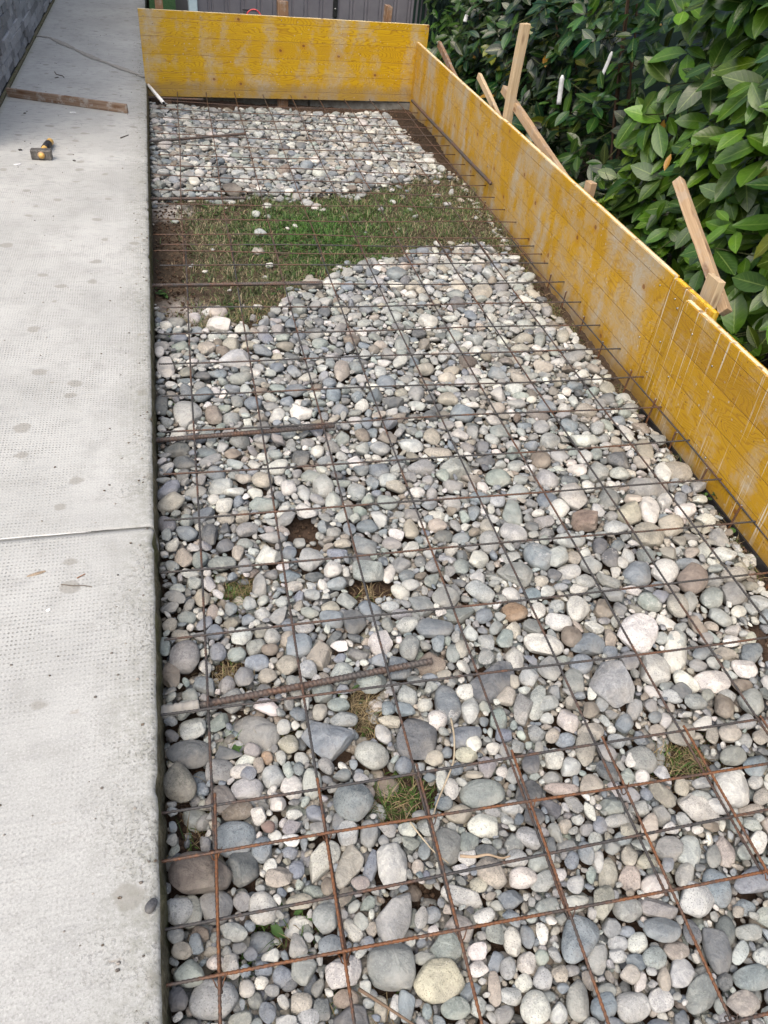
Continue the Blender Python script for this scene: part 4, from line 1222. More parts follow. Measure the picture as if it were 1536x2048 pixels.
def ico(sub):
    t = (1 + 5 ** .5) / 2
    v = [(-1, t, 0), (1, t, 0), (-1, -t, 0), (1, -t, 0), (0, -1, t), (0, 1, t), (0, -1, -t), (0, 1, -t), (t, 0, -1), (t, 0, 1), (-t, 0, -1), (-t, 0, 1)]
    f = [(0, 11, 5), (0, 5, 1), (0, 1, 7), (0, 7, 10), (0, 10, 11), (1, 5, 9), (5, 11, 4), (11, 10, 2), (10, 7, 6), (7, 1, 8), (3, 9, 4), (3, 4, 2), (3, 2, 6), (3, 6, 8), (3, 8, 9), (4, 9, 5), (2, 4, 11), (6, 2, 10), (8, 6, 7), (9, 8, 1)]
    v = [np.array(p) / np.linalg.norm(p) for p in v]
    for _ in range(sub):
        cache, nf = {}, []
        def mid(a, b):
            k = (min(a, b), max(a, b))
            if k not in cache:
                p = v[a] + v[b]; v.append(p / np.linalg.norm(p)); cache[k] = len(v) - 1
            return cache[k]
        for a, b, c in f:
            x, y, z = mid(a, b), mid(b, c), mid(c, a); nf += [(a, x, z), (b, y, x), (c, z, y), (x, y, z)]
        f = nf
    return np.array(v), np.array(f, np.int32)
ICO = {s: ico(s) for s in (1, 2, 3, 4)}
def stone_shape(sub, r, angular):
    """unit pebble or broken rock: rounded box-ish ball, low lobes, worn or sharp flats"""
    V = ICO[sub][0]; e = r.uniform(.78, 1.0) if not angular else r.uniform(.7, .9)
    P = np.sign(V) * np.abs(V) ** e
    n = np.zeros(len(V))
    for k in range(5):
        d = r.normal(size=3); d /= np.linalg.norm(d); n += np.sin((V @ d) * r.uniform(1.4, 3.4) + r.uniform(0, 6.28))
    P = P * (1 + n * (.045 if not angular else .06))[:, None]
    if r.random() < .45: P[:, 1] *= 1 + P[:, 0] * r.uniform(-.28, .28)      # egg-shaped
    for k in range(r.integers(7, 12) if not angular else r.integers(9, 14)):
        d = r.normal(size=3); d /= np.linalg.norm(d); h = r.uniform(.68, .97) if not angular else r.uniform(.58, .88)
        P -= d * (np.clip(P @ d - h, 0, None) * (r.uniform(.55, .92) if not angular else r.uniform(.8, .97)))[:, None]
    if sub >= 3:
        m_ = np.zeros(len(V))
        for k in range(9):
            d = r.normal(size=3); d /= np.linalg.norm(d); m_ += np.sin((V @ d) * r.uniform(6, 15) + r.uniform(0, 6.28))
        P = P * (1 + m_ * (.0035 if not angular else .007))[:, None]
    P[:, :2] /= np.array([np.abs(P[:, 0]).max(), np.abs(P[:, 1]).max()]) ; P[:, 2] /= np.abs(P[:, 2]).max()
    return P
GS = .004; GX0, GY0 = -.02, -.6; GW, GH = int(2.1 / GS), int(6.75 / GS)
occ = np.zeros((GH, GW), bool)
yy_, xx_ = np.mgrid[0:GH, 0:GW]; XX = GX0 + (xx_ + .5) * GS; YY = GY0 + (yy_ + .5) * GS
edge_w = .045 * np.sin(XX * 19 + 1.3 * np.sin(YY * 13)) + .03 * np.sin(YY * 37 + XX * 11) + .02 * np.sin(XX * 71 - YY * 45)
grass_m = inside(GRASS, XX + edge_w * .5, YY + edge_w)
ok = (XX > .006) & (XX < gravel_right(YY) + .02 * np.sin(YY * 23) + .012 * np.sin(YY * 61)) & (XX < side_x(YY) - .01) & (YY < 5.77 + .04 * np.sin(XX * 9)) & ~grass_m
patch_m = np.zeros_like(ok)
wobble = 1 + .25 * np.sin(XX * 90 + YY * 40) * np.sin(YY * 110 - XX * 31)
for px, py, a, b_ in PATCH: patch_m |= ((XX - px) / a) ** 2 + ((YY - py) / b_) ** 2 < wobble * .8
def foot(x, y, a, b_, th, grow=1.0):
    rr = max(a, b_) * grow + GS; i0, i1 = int((y - rr - GY0) / GS), int((y + rr - GY0) / GS) + 1; j0, j1 = int((x - rr - GX0) / GS), int((x + rr - GX0) / GS) + 1
    i0, j0 = max(i0, 0), max(j0, 0); i1, j1 = min(i1, GH), min(j1, GW)
    if i1 <= i0 or j1 <= j0: return None
    dx = XX[i0:i1, j0:j1] - x; dy = YY[i0:i1, j0:j1] - y; c, s = math.cos(th), math.sin(th)
    return (slice(i0, i1), slice(j0, j1)), ((dx * c + dy * s) / (a * grow)) ** 2 + ((-dx * s + dy * c) / (b_ * grow)) ** 2 < 1
ALL = []        # x y a b th colourkey angular landmark handplaced
for ln in STONES.strip().split('\n'):
    q = ln.split(' ', 6); x, y, a, b_, th = map(float, q[:5]); key = q[5]; a *= 1.05; b_ *= 1.05
    ALL.append([x, y, a, b_, th, key[0], '!' in key, q[6] if len(q) > 6 else '', True])
    s_, mk = foot(x, y, a, b_, th); occ[s_] |= mk
free_ok = ok & ~patch_m
keys = list('wwwwwllllllllgggggggggbbbbbbbdddeeeetnq'); keys_r = list('wwwwwlllllgggggbbdettttqqn'); pr = random.Random(5)
def fill(ri, amax, tries, thr, y0=-1, y1=9):
    n0 = len(ALL)
    av = np.argwhere(free_ok & ~occ & (YY > y0) & (YY < y1)); rng.shuffle(av)
    for (i_, j_) in av[:tries]:
        if occ[i_, j_]: continue
        a = rng.uniform(ri, amax); b_ = a * rng.uniform(.58, .95); th = rng.uniform(0, math.pi); x, y = XX[i_, j_], YY[i_, j_]
        if x - b_ * .9 < .004: continue
        if x + b_ * .9 > side_x(y) - .03 or y + b_ > 6.08: continue
        f_ = foot(x, y, a, b_, th)
        if f_ is None: continue
        s_, mk = f_
        if (occ[s_] & mk).sum() > thr * mk.sum() or (mk & ~free_ok[s_]).sum() > .45 * mk.sum(): continue
        occ[s_] |= mk
        ALL.append([x, y, a, b_, th, pr.choice(keys_r if pr.random() < (x - .75) / .8 else keys), pr.random() < .7, '', False])
    return len(ALL) - n0
for lo, hi, tr, thr in ((.034, .046, 700, .02), (.027, .036, 5000, .05), (.021, .028, 14000, .08), (.016, .022, 26000, .10), (.012, .017, 40000, .12), (.009, .012, 42000, .16), (.0065, .009, 26000, .2)):
    fill(lo, hi, tr, thr)
# strays on the grass, along the soil strip and in the bare patches
for k in range(230):
    x = rng.uniform(.05, 1.78); y = rng.uniform(2.5, 4.6)
    if not inside(GRASS, x, y) or (abs(y - 3.4) < .5 and rng.random() < .8): continue
    a = rng.uniform(.008, .026); ALL.append([x, y, a, a * rng.uniform(.6, .9), rng.uniform(0, 3.1), pr.choice('wwlltg'), pr.random() < .4, '', False])
for k in range(2600):      # stones straggling from both heaps into the grass
    x = rng.uniform(.03, 1.75); y = rng.uniform(2.5, 4.6); t_ = rng.uniform(0, 6.28); q_ = rng.exponential(.05)
    if not inside(GRASS, x, y) or inside(GRASS, x + q_ * math.cos(t_), y + q_ * math.sin(t_)) or (x < .3 and y > 2.95 and y < 3.9) or rng.random() < .45: continue
    a = rng.uniform(.008, .030); f_ = foot(x, y, a, a * .8, 0)
    if (occ[f_[0]] & f_[1]).sum() > .15 * f_[1].sum(): continue
    occ[f_[0]] |= f_[1]; ALL.append([x, y, a, a * rng.uniform(.6, .9), rng.uniform(0, 3.1), pr.choice('wwllggbtt'), pr.random() < .5, '', False])
for k in range(420):
    y = rng.uniform(.7, 5.9); x = gravel_right(y) + abs(rng.normal(0, .028)) - .008
    if x > side_x(y) - .035: continue
    a = rng.uniform(.006, .018); ALL.append([x, y, a, a * rng.uniform(.6, .9), rng.uniform(0, 3.1), pr.choice('tttwlnn'), pr.random() < .5, '', False])
for px, py, a, b_ in PATCH:
    for k in range(4):
        aa = rng.uniform(.006, .012); ALL.append([px + rng.normal() * a * .5, py + rng.normal() * b_ * .5, aa, aa * .75, rng.uniform(0, 3.1), pr.choice('tglb'), True, '', False])
n_top = len(ALL)
# a bed of small stones under the top layer, so that gaps show stones rather than soil
av = np.argwhere(free_ok); rng.shuffle(av); taken = np.zeros_like(occ)
BED = []
for (i_, j_) in av[:30000]:
    if taken[i_, j_]: continue
    a = rng.uniform(.010, .021); b_ = a * rng.uniform(.6, .92); th = rng.uniform(0, 3.14); x, y = XX[i_, j_], YY[i_, j_]
    s_, mk = foot(x, y, a, b_, th, .8)
    vis = mk & ~occ[s_]
    if vis.sum() == 0: taken[s_] |= mk; continue
    taken[s_] |= mk; BED.append([x, y, a, b_, th, pr.choice('lggbbdetntq'), pr.random() < .35, '', False])

av = np.argwhere(free_ok & ~occ); rng.shuffle(av); taken2 = np.zeros_like(occ)
for (i_, j_) in av[:16000]:      # fines washed into the gaps
    if taken2[i_, j_]: continue
    a = rng.uniform(.004, .010); s_, mk = foot(XX[i_, j_], YY[i_, j_], a, a, 0); taken2[s_] |= mk
    BED.append([XX[i_, j_], YY[i_, j_], a, a * rng.uniform(.6, .9), rng.uniform(0, 3.14), pr.choice('lggttqtnwb'), pr.random() < .6, 'fine', False])

def stone_params(s, bed, r):
    x, y, a, b_, th, key, ang, lm, hand = s
    c = b_ * (r.uniform(.55, .74) if not hand else r.uniform(.56, .68)); 
    sz = soil_z(x, y)
    if bed: zc = (-.138 if lm != 'fine' else -.124) + r.uniform(-.006, .006)
    elif inside(GRASS, x, y) or bool(patch_m[min(max(int((y - GY0) / GS), 0), GH - 1), min(max(int((x - GX0) / GS), 0), GW - 1)]) or x > gravel_right(y) + .005: zc = sz + c * .62
    else: zc = min(-.113 + r.uniform(-.007, .009) + max(0, .07 - x) * .28, -.066 - c)
    tilt = r.normal(0, .14 if not hand else .07, 2)
    if not hand and a < .03 and r.random() < .22: tilt = r.normal(0, .45, 2)
    col = LIN[key] * (1 + r.normal(0, .085)) * (1 + r.normal(0, .02, 3))
    rnd = r.random(3)
    if key in 'wlt' and r.random() < .35: rnd[0] = .9
    return c, zc, tilt, np.clip(col, .01, .82), rnd
def stone_verts(s, sub, prm, r):
    x, y, a, b_, th, key, ang, lm, hand = s; c, zc, tilt, col, rnd = prm
    P = stone_shape(sub, r, ang) * np.array([a, b_, c])
    cx, sx_ = math.cos(tilt[0]), math.sin(tilt[0]); cy, sy = math.cos(tilt[1]), math.sin(tilt[1]); ct, st = math.cos(th), math.sin(th)
    Rm = np.array([[ct, -st, 0], [st, ct, 0], [0, 0, 1]]) @ np.array([[1, 0, 0], [0, cx, -sx_], [0, sx_, cx]]) @ np.array([[cy, 0, sy], [0, 1, 0], [-sy, 0, cy]])
    return P @ Rm.T
CAMV = np.array(CAM); RW = np.array([RIGHT, [-u for u in UP], VIEW])
def proj(p):
    c = RW @ (np.asarray(p, float) - CAMV); return 768 + 1455 * c[0] / c[2], 1024 + 1455 * c[1] / c[2], c[2]
cand = []
for k, s in enumerate(ALL):
    u, v, dd = proj((s[0], s[1], -.1))
    if not (dd > 0 and 4 < u < 1532 and 4 < v < 2044): continue
    cand.append((s[2] * s[3] / dd ** 2 * (.55 + .45 * 1.3 / dd), k))
cand.sort(reverse=True)
BIG = [k for _, k in cand[:300]]; BIGSET = set(BIG)

# words that single out each stone: what it looks like, and where it lies from a stone one can find
def shape_word(s):
    q = s[2] / s[3]; return 'blocky' if (s[6] and q < 1.7) else 'wedge-shaped' if s[6] else 'round' if q < 1.22 else 'oval' if q < 1.75 else 'elongated'
LM = [k for k in BIG if ALL[k][7]]
def size_word(s):
    g = math.sqrt(s[2] * s[3]); return 'large' if g > .047 else 'fist-sized' if g > .034 else 'small' if g > .022 else 'tiny'
def where(dx, dy):
    if abs(dx) > 1.8 * abs(dy): return 'right of' if dx > 0 else 'left of'
    if abs(dy) > 1.8 * abs(dx): return 'just beyond' if dy > 0 else 'just before'
    return ('beyond and ' if dy > 0 else 'before and ') + ('right of' if dx > 0 else 'left of')
lab = {}
for k in LM: lab[k] = [ALL[k][7] + ', lying under the steel mesh', 0]
for k in BIG:
    s = ALL[k]
    if k in lab: continue
    l = min(LM, key=lambda q_: math.hypot(ALL[q_][0] - s[0], ALL[q_][1] - s[1])); d = math.hypot(ALL[l][0] - s[0], ALL[l][1] - s[1])
    lab[k] = ['%s %s %s stone %s the %s' % (size_word(s), CNAME[s[5]], shape_word(s), where(s[0] - ALL[l][0], s[1] - ALL[l][1]), ALL[l][7]), d]
byl = {}
for k, (t_, d) in lab.items(): byl.setdefault(t_, []).append((d, k))
for t_, ms_ in byl.items():
    if len(ms_) == 1: continue
    ms_.sort()
    words_ = ['closest', 'second closest', 'third closest', 'fourth closest', 'fifth closest', 'sixth closest', 'seventh closest']
    for i_, (d, k) in enumerate(ms_): lab[k][0] = words_[i_] + ' ' + t_
for n_, k in enumerate(BIG):
    s = ALL[k]; r = np.random.default_rng(1000 + k); prm = stone_params(s, False, r); sub = 4 if s[2] > .05 else 3
    V = stone_verts(s, sub, prm, r)
    o = add_mesh('cobble', V, ICO[sub][1], M['stone'], None, True, (s[0], s[1], prm[1]), prm[3], {'rnd': prm[4]})
    t_ = lab[k][0].split(); 
    tag(o, ' '.join(t_[:16]), 'stone', 'larger cobbles of the gravel bed')
# everything smaller is one bed of gravel
VV, FF, CC, RR, n0 = [], [], [], [], 0
for k, (s, bed) in enumerate([(s, False) for s in ALL] + [(s, True) for s in BED]):
    if k in BIGSET: continue
    r = np.random.default_rng(1000 + k); prm = stone_params(s, bed, r); sub = 1 if s[7] == 'fine' else 3 if (s[1] < 1.5 and s[2] > .016 and not bed) else 2
    V = stone_verts(s, sub, prm, r) + np.array([s[0], s[1], prm[1]])
    VV.append(V); FF.append(ICO[sub][1] + n0); n0 += len(V); CC.append(np.broadcast_to(prm[3], V.shape)); RR.append(np.broadcast_to(prm[4], V.shape))
tag(add_mesh('gravel', np.concatenate(VV), np.concatenate(FF), M['stone'], None, True, col=np.concatenate(CC), extra={'rnd': np.concatenate(RR)}), 'smaller pebbles filling the formwork between the cobbles', None, None, 'stuff')
print('STONES', len(ALL), 'bed', len(BED), 'verts', n0, 'hand in big', sum(1 for k in BIG if ALL[k][8]), 'landmarks', len(LM))

# ================================================================== GRASS, STRAW, WEEDS
def blades(name, label, pts, hs, cols, wid, bend, mat, lay=0.0):
    n = len(pts); r = np.random.default_rng(len(pts)); th = r.uniform(0, 6.28, n); la = r.uniform(.15, bend, n) + lay
    d = np.stack([np.cos(th) * np.sin(la), np.sin(th) * np.sin(la), np.cos(la)], 1); sd = np.stack([-np.sin(th), np.cos(th), 0 * th], 1)
    d2 = np.stack([np.cos(th) * np.sin(la + .6), np.sin(th) * np.sin(la + .6), np.cos(la + .6)], 1)
    w_ = (wid * r.uniform(.6, 1.3, n))[:, None]; h = hs[:, None]
    p0, p1, p2 = pts, pts + d * h * .55, pts + d * h * .55 + d2 * h * .5
    V = np.stack([p0 - sd * w_, p0 + sd * w_, p1 + sd * w_ * .8, p1 - sd * w_ * .8, p2], 1).reshape(-1, 3)
    F = []; b_ = np.arange(n) * 5
    Fq = np.stack([b_, b_ + 1, b_ + 2, b_ + 3], 1).tolist(); Ft = np.stack([b_ + 3, b_ + 2, b_ + 4], 1).tolist()
    o = add_mesh(name, V, Fq + Ft, mat, None, True, col=np.repeat(cols, 5, 0))
    return tag(o, label, None, None, 'stuff')
def scatter_poly(n, poly):
    x = rng.uniform(0, 1.9, n * 4); y = rng.uniform(2.4, 4.7, n * 4); k = (x > .01) & inside(poly, x, y); return x[k][:n], y[k][:n]
gx_, gy_ = scatter_poly(80000, GRASS)
lush = np.clip(1.25 - np.hypot((gx_ - .78) / .45, (gy_ - 3.55) / .55), 0, 1) + .55 * np.clip(1 - np.hypot((gx_ - 1.35) / .5, (gy_ - 3.95) / .5), 0, 1)
dn = .46 + .62 * lush + .55 * vnoise(np.c_[gx_, gy_], 31, 22) + .25 * vnoise(np.c_[gx_, gy_], 32, 75); dn *= np.clip((gx_ - .10) / .13, 0.02, 1)
k = rng.random(len(gx_)) < dn * .95; gx_, gy_, lush = gx_[k], gy_[k], lush[k]; n = len(gx_)
gr = rng.random(n) < .58 + .34 * lush
cg = (np.array([.080, .110, .042]) + np.array([-.022, .018, -.016]) * np.clip(lush, 0, 1)[:, None]) * rng.uniform(.35, 1.8, (n, 1)) + rng.normal(0, .006, (n, 3)); cs = np.array([.30, .25, .16]) * rng.uniform(.4, 1.2, (n, 1))
blades('grass', 'short patchy grass between the two gravel areas', np.c_[gx_, gy_, soil_z(gx_, gy_) - .003], rng.uniform(.014, .042, n) * (.75 + 1.6 * np.clip(vnoise(np.c_[gx_, gy_], 77, 48), 0, 1)), np.clip(np.where(gr[:, None], cg, cs), .004, 1), .0018, 1.25, M['grass'])
# tufts and straw in the gaps of the gravel
tx, ty, th_, tc = [], [], [], []
for px, py, a, b_, n_, g_ in ((.46, .655, .08, .06, 420, .6), (1.10, .63, .085, .055, 420, .35), (.185, 1.27, .055, .045, 260, .5), (.24, 1.285, .05, .02, 200, .05), (.43, .87, .05, .08, 330, .12), (.15, 1.02, .06, .045, 200, .15), (.20, .845, .08, .03, 200, .3), (.19, .46, .05, .04, 70, .8), (.06, .62, .03, .10, 90, .3), (.27, .31, .05, .03, 120, .5), (.12, .40, .03, .03, 60, .8), (.33, .27, .05, .04, 120, .2), (.52, 1.2, .06, .04, 110, .05), (.43, 2.75, .16, .13, 420, .35), (.15, 2.68, .12, .1, 260, .3), (1.32, .49, .02, .06, 40, .4)):
    tx.append(px + rng.normal(0, a * .6, n_)); ty.append(py + rng.normal(0, b_ * .6, n_)); tc.append(rng.random(n_) < g_)
for k in range(46):
    py = rng.uniform(1.0, 4.7); px = gravel_right(py) + rng.uniform(.0, .045); n_ = 34
    if px < side_x(py) - .03: tx.append(px + rng.normal(0, .016, n_)); ty.append(py + rng.normal(0, .04, n_)); tc.append(rng.random(n_) < .4)
for k in range(90):       # taller tufts through the grass and spilling over its ragged edge
    px, py = rng.uniform(.2, 1.75), rng.uniform(2.5, 4.6)
    if inside(GRASS, px, py): tx.append(px + rng.normal(0, .02, 26)); ty.append(py + rng.normal(0, .02, 26)); tc.append(rng.random(26) < .7)
for k in range(len(GRASS) - 1):
    for q_ in np.linspace(0, 1, 7)[:-1]:
        px, py = GRASS[k] * (1 - q_) + GRASS[k + 1] * q_; tx.append(px + rng.normal(0, .035, 16)); ty.append(py + rng.normal(0, .035, 16)); tc.append(rng.random(16) < .5)
tx, ty, tc = map(np.concatenate, (tx, ty, tc)); q = (tx > .01) & (tx < side_x(ty) - .032); tx, ty, tc = tx[q], ty[q], tc[q]; n = len(tx)
cg = np.array([.055, .11, .02]) * rng.uniform(.5, 1.5, (n, 1)); cs = np.array([.30, .235, .13]) * rng.uniform(.4, 1.25, (n, 1))
blades('straw', 'wisps of dry grass and straw in the gaps of the cobbles', np.c_[tx, ty, soil_z(tx, ty) + rng.uniform(0, .012, n)], rng.uniform(.02, .055, n), np.where(tc[:, None], cg, cs), .0009, 1.3, M['grass'], .25)
# broad weed leaves
V, F, C = [], [], []
wx, wy = scatter_poly(5000, GRASS); lw = np.clip(1.15 - np.hypot((wx - .72) / .36, (wy - 3.5) / .48), 0, 1) + .7 * np.clip(1 - np.hypot((wx - .22) / .1, (wy - 3.2) / .1), 0, 1) + .8 * np.clip(1 - np.hypot((wx - .30) / .12, (wy - 2.85) / .09), 0, 1) + .7 * np.clip(1 - np.hypot((wx - .55) / .1, (wy - 2.92) / .08), 0, 1) + .6 * np.clip(1 - np.hypot((wx - .3) / .12, (wy - 3.85) / .08), 0, 1)
kk = rng.random(len(wx)) < lw * .5; WP = [(x, y, soil_z(x, y)) for x, y in zip(wx[kk], wy[kk])]
for px, py, n_ in ((.205, .47, 4), (.15, .85, 2), (.03, 2.93, 12), (.035, 2.55, 10), (.028, 2.14, 9), (.40, .88, 2), (1.70, 1.43, 5), (1.66, 1.25, 6)):
    WP += [(px + rng.normal(0, .014), py + rng.normal(0, .02), -.125) for _ in range(n_)]
for x, y, z in WP:
    th0 = rng.uniform(0, 6.28); L = rng.uniform(.014, .034); w_ = L * rng.uniform(.2, .34); up = rng.uniform(.15, .9); c, s = math.cos(th0), math.sin(th0); n0 = len(V)
    for u_, ww in ((0, .12), (.35, .85), (.7, 1), (1, .05)):
        zz = z + .004 + L * (u_ * up * .7 - u_ * u_ * .25)
        V += [(x + c * L * u_ - s * w_ * ww, y + s * L * u_ + c * w_ * ww, zz + .003), (x + c * L * u_, y + s * L * u_, zz), (x + c * L * u_ + s * w_ * ww, y + s * L * u_ - c * w_ * ww, zz + .003)]
    for a in range(3):
        for e in range(2): F.append((n0 + 3 * a + e, n0 + 3 * a + e + 1, n0 + 3 * a + 4 + e, n0 + 3 * a + 3 + e))
    g = rng.uniform(.45, 1.2); C += [(.055 * g, .115 * g, .028 * g)] * 12
tag(add_mesh('weeds', V, F, M['grass'], None, True, col=np.array(C)), 'small broad-leaved green weeds in the grass', None, None, 'stuff')
# soil crumbs
V, F, C, n0 = [], [], [], 0
for k in range(3800):
    q = rng.random()
    if q < .42: y = rng.uniform(.9, 6.05); x = min(gravel_right(y) + rng.uniform(-.02, .09), side_x(y) - .035)
    elif q < .72: p_ = PATCH[rng.integers(len(PATCH))]; x = p_[0] + rng.normal() * p_[2] * .6; y = p_[1] + rng.normal() * p_[3] * .6
    elif q < .88: x = rng.uniform(.012, .17); y = rng.uniform(2.6, 4.0)
    else: x = rng.uniform(.008, .035); y = rng.uniform(.2, 2.6)
    if x < .008: continue
    a = rng.uniform(.0018, .0075); P = ICO[1][0] * (a * (1 + rng.normal(0, .18, (42, 1)))) * np.array([1, .9, .7])
    V.append(P + np.array([x, y, soil_z(x, y) + a * .4])); F.append(ICO[1][1] + n0); n0 += 42; C.append(np.full((42, 3), 1.) * np.array([.075, .052, .037]) * rng.uniform(.5, 1.5))
tag(add_mesh('soil_crumbs', np.concatenate(V), np.concatenate(F), M['soil'], None, False, col=np.concatenate(C)), 'loose crumbs of dark soil', None, None, 'stuff')

# roots, twigs and litter lying about
def twig(name, label, P, r0, r1, c, cat, mat=None):
    P = np.array(P, float); t = np.linspace(0, 1, 24); ts = np.linspace(0, 1, len(P)); Q = np.stack([np.interp(t, ts, P[:, k]) for k in range(3)], 1)
    for _ in range(3): Q[1:-1] = (Q[:-2] + 2 * Q[1:-1] + Q[2:]) / 4
    o = tube(name, Q - P[0], np.linspace(r0, r1, 24), mat or M['twig'], None, 6, True, P[0], np.broadcast_to(np.array(c), (24 * 6, 3)))
    return tag(o, label, cat)
twig('root', 'long pale winding root hanging between the cobbles', [(.601, .785, -.075), (.594, .74, -.071), (.577, .687, -.072), (.551, .653, -.074), (.514, .607, -.078), (.496, .575, -.09)], .0023, .0015, (.34, .29, .21), 'root')
twig('root', 'short pale forked root by the cream rock', [(.455, .585, -.082), (.466, .555, -.078), (.482, .52, -.075), (.505, .495, -.08)], .0018, .0012, (.34, .29, .21), 'root')
twig('twig', 'broken brown twig lying on the white brown-striped stone', [(.525, .497, -.062), (.55, .487, -.056), (.575, .488, -.056), (.60, .476, -.06), (.618, .478, -.062)], .0032, .0016, (.30, .23, .16), 'twig')
twig('twig', 'thin brown twig at the bottom of the gravel near the slab', [(.30, .335, -.088), (.335, .30, -.076), (.38, .262, -.082)], .003, .002, (.14, .10, .07), 'twig')
twig('twig', 'thin dark twig on the near path slab', [(-.205, 1.233, .0022), (-.18, 1.224, .0022), (-.155, 1.221, .003), (-.138, 1.214, .0022)], .0010, .0009, (.12, .10, .08), 'twig')
twig('twig', 'short reddish twig on the near path slab', [(-.172, 1.247, .002), (-.155, 1.258, .002)], .0014, .001, (.28, .16, .10), 'twig')
twig('twig', 'curved thin twig on the far path beyond the batten', [(-.60, 6.05, .003), (-.585, 5.98, .003), (-.54, 5.95, .003), (-.53, 5.90, .003)], .003, .002, (.12, .11, .1), 'twig')
twig('twig', 'small dark twig between hammer and slab edge', [(-.145, 4.60, .003), (-.105, 4.66, .003)], .0035, .002, (.10, .09, .08), 'twig')
def chip(label, x, y, a, b_, c, col, th, name='stone_chip', cat='chip', ang=True, mat='stone'):
    r = np.random.default_rng(int(abs(x * 1e4))); P = stone_shape(3, r, ang) * np.array([a, b_, c]); ct, st = math.cos(th), math.sin(th)
    P = P @ np.array([[ct, st, 0], [-st, ct, 0], [0, 0, 1]])
    tag(add_mesh(name, P, ICO[3][1], M[mat], None, True, (x, y, c * .9), np.array(col), {'rnd': (.1, .1, .1)}), label, cat)
chip('dark slate pebble on the very edge of the near path slab', -.014, .497, .013, .009, .006, (.05, .055, .065), .7, 'stone_chip', 'pebble')
chip('white chip on the near path slab', -.225, 1.16, .006, .004, .0015, (.8, .8, .78), .4)
chip('white flake on the path near the batten', -.425, 5.08, .02, .011, .002, (.72, .73, .74), 0)
chip('white flake on the path left of the hammer', -.62, 4.115, .018, .008, .003, (.7, .7, .72), .5)
chip('black scrap on the path beyond the batten', -.575, 5.90, .008, .02, .003, (.02, .02, .025), -.5)
chip('black crumb on the path left of the hammer head', -.63, 4.34, .010, .007, .005, (.03, .03, .035), .2)
chip('black crumb on the path by the wall end of the batten', -.68, 5.02, .009, .006, .004, (.03, .03, .035), .8)
chip('black crumb on the path right of the hammer', -.36, 4.19, .009, .005, .004, (.03, .03, .035), -.3)
chip('brown crumb stain on the near path slab', -.262, 1.275, .022, .005, .0012, (.26, .2, .14), .2)

V, F, C, n0 = [], [], [], 0
for k in range(420):
    y = rng.uniform(.15, 7.5); x = -rng.uniform(0, .8) if rng.random() < .5 else -abs(rng.normal(0, .06)) - .004
    if x < -.8: continue
    a = rng.uniform(.001, .003); P = ICO[1][0] * (a * (1 + rng.normal(0, .2, (42, 1)))) * np.array([1.2, .9, .6])
    V.append(P + np.array([x, y, a * .4])); F.append(ICO[1][1] + n0); n0 += 42; C.append(np.full((42, 3), 1.) * np.array([[.14, .12, .10], [.35, .34, .32], [.16, .15, .14]][rng.integers(3)]))
tag(add_mesh('grit', np.concatenate(V), np.concatenate(F), M['soil'], None, False, col=np.concatenate(C)), 'fine grit and crumbs scattered on the concrete path', None, None, 'stuff')

# ================================================================== LAUREL HEDGE
class Leaves:
    def __init__(s): s.V, s.F, s.C, s.U, s.n = [], [], [], [], 0
    def add(s, p, d, nrm, L, w_, col, curl, fold):
        d = d / np.linalg.norm(d); sd = np.cross(nrm, d); sd /= np.linalg.norm(sd) + 1e-9; nn = np.cross(d, sd)
        us = np.array([0, .08, .25, .45, .65, .83, 1.0]); ws = np.array([.06, .30, .78, 1.0, .93, .60, .04]); vs_ = np.array([-1, -.5, 0, .5, 1.])
        bend = curl * us * us; q = us * (1 - .12 * abs(curl))
        U = np.repeat(us, 5); Vv = np.tile(vs_, 7); W_ = np.repeat(ws, 5) * w_ * .5 * Vv
        wav = .012 * np.sin(U * 19 + Vv * 2 + p[0] * 50) * np.abs(Vv)
        P = p + np.outer(np.repeat(q, 5) * L, d) + np.outer(W_ * math.cos(fold), sd) + np.outer(np.abs(W_) * math.sin(fold) + wav * L - np.repeat(bend, 5) * L, nn)
        s.V.append(P); i = np.arange(6)[:, None] * 5; j = np.arange(4)[None, :]
        s.F.append(np.stack([i + j, i + j + 1, i + j + 6, i + j + 5], -1).reshape(-1, 4) + s.n); s.n += 35
        s.C.append(np.broadcast_to(np.clip(col, .002, 1), (35, 3))); s.U.append(np.stack([U, Vv, 0 * U], 1))
    def build(s, parent): 
        return add_mesh('foliage', np.concatenate(s.V), np.concatenate(s.F), M['leaf'], parent, True, col=np.concatenate(s.C), extra={'luv': np.concatenate(s.U)})
def unit(v): return v / (np.linalg.norm(v) + 1e-9)
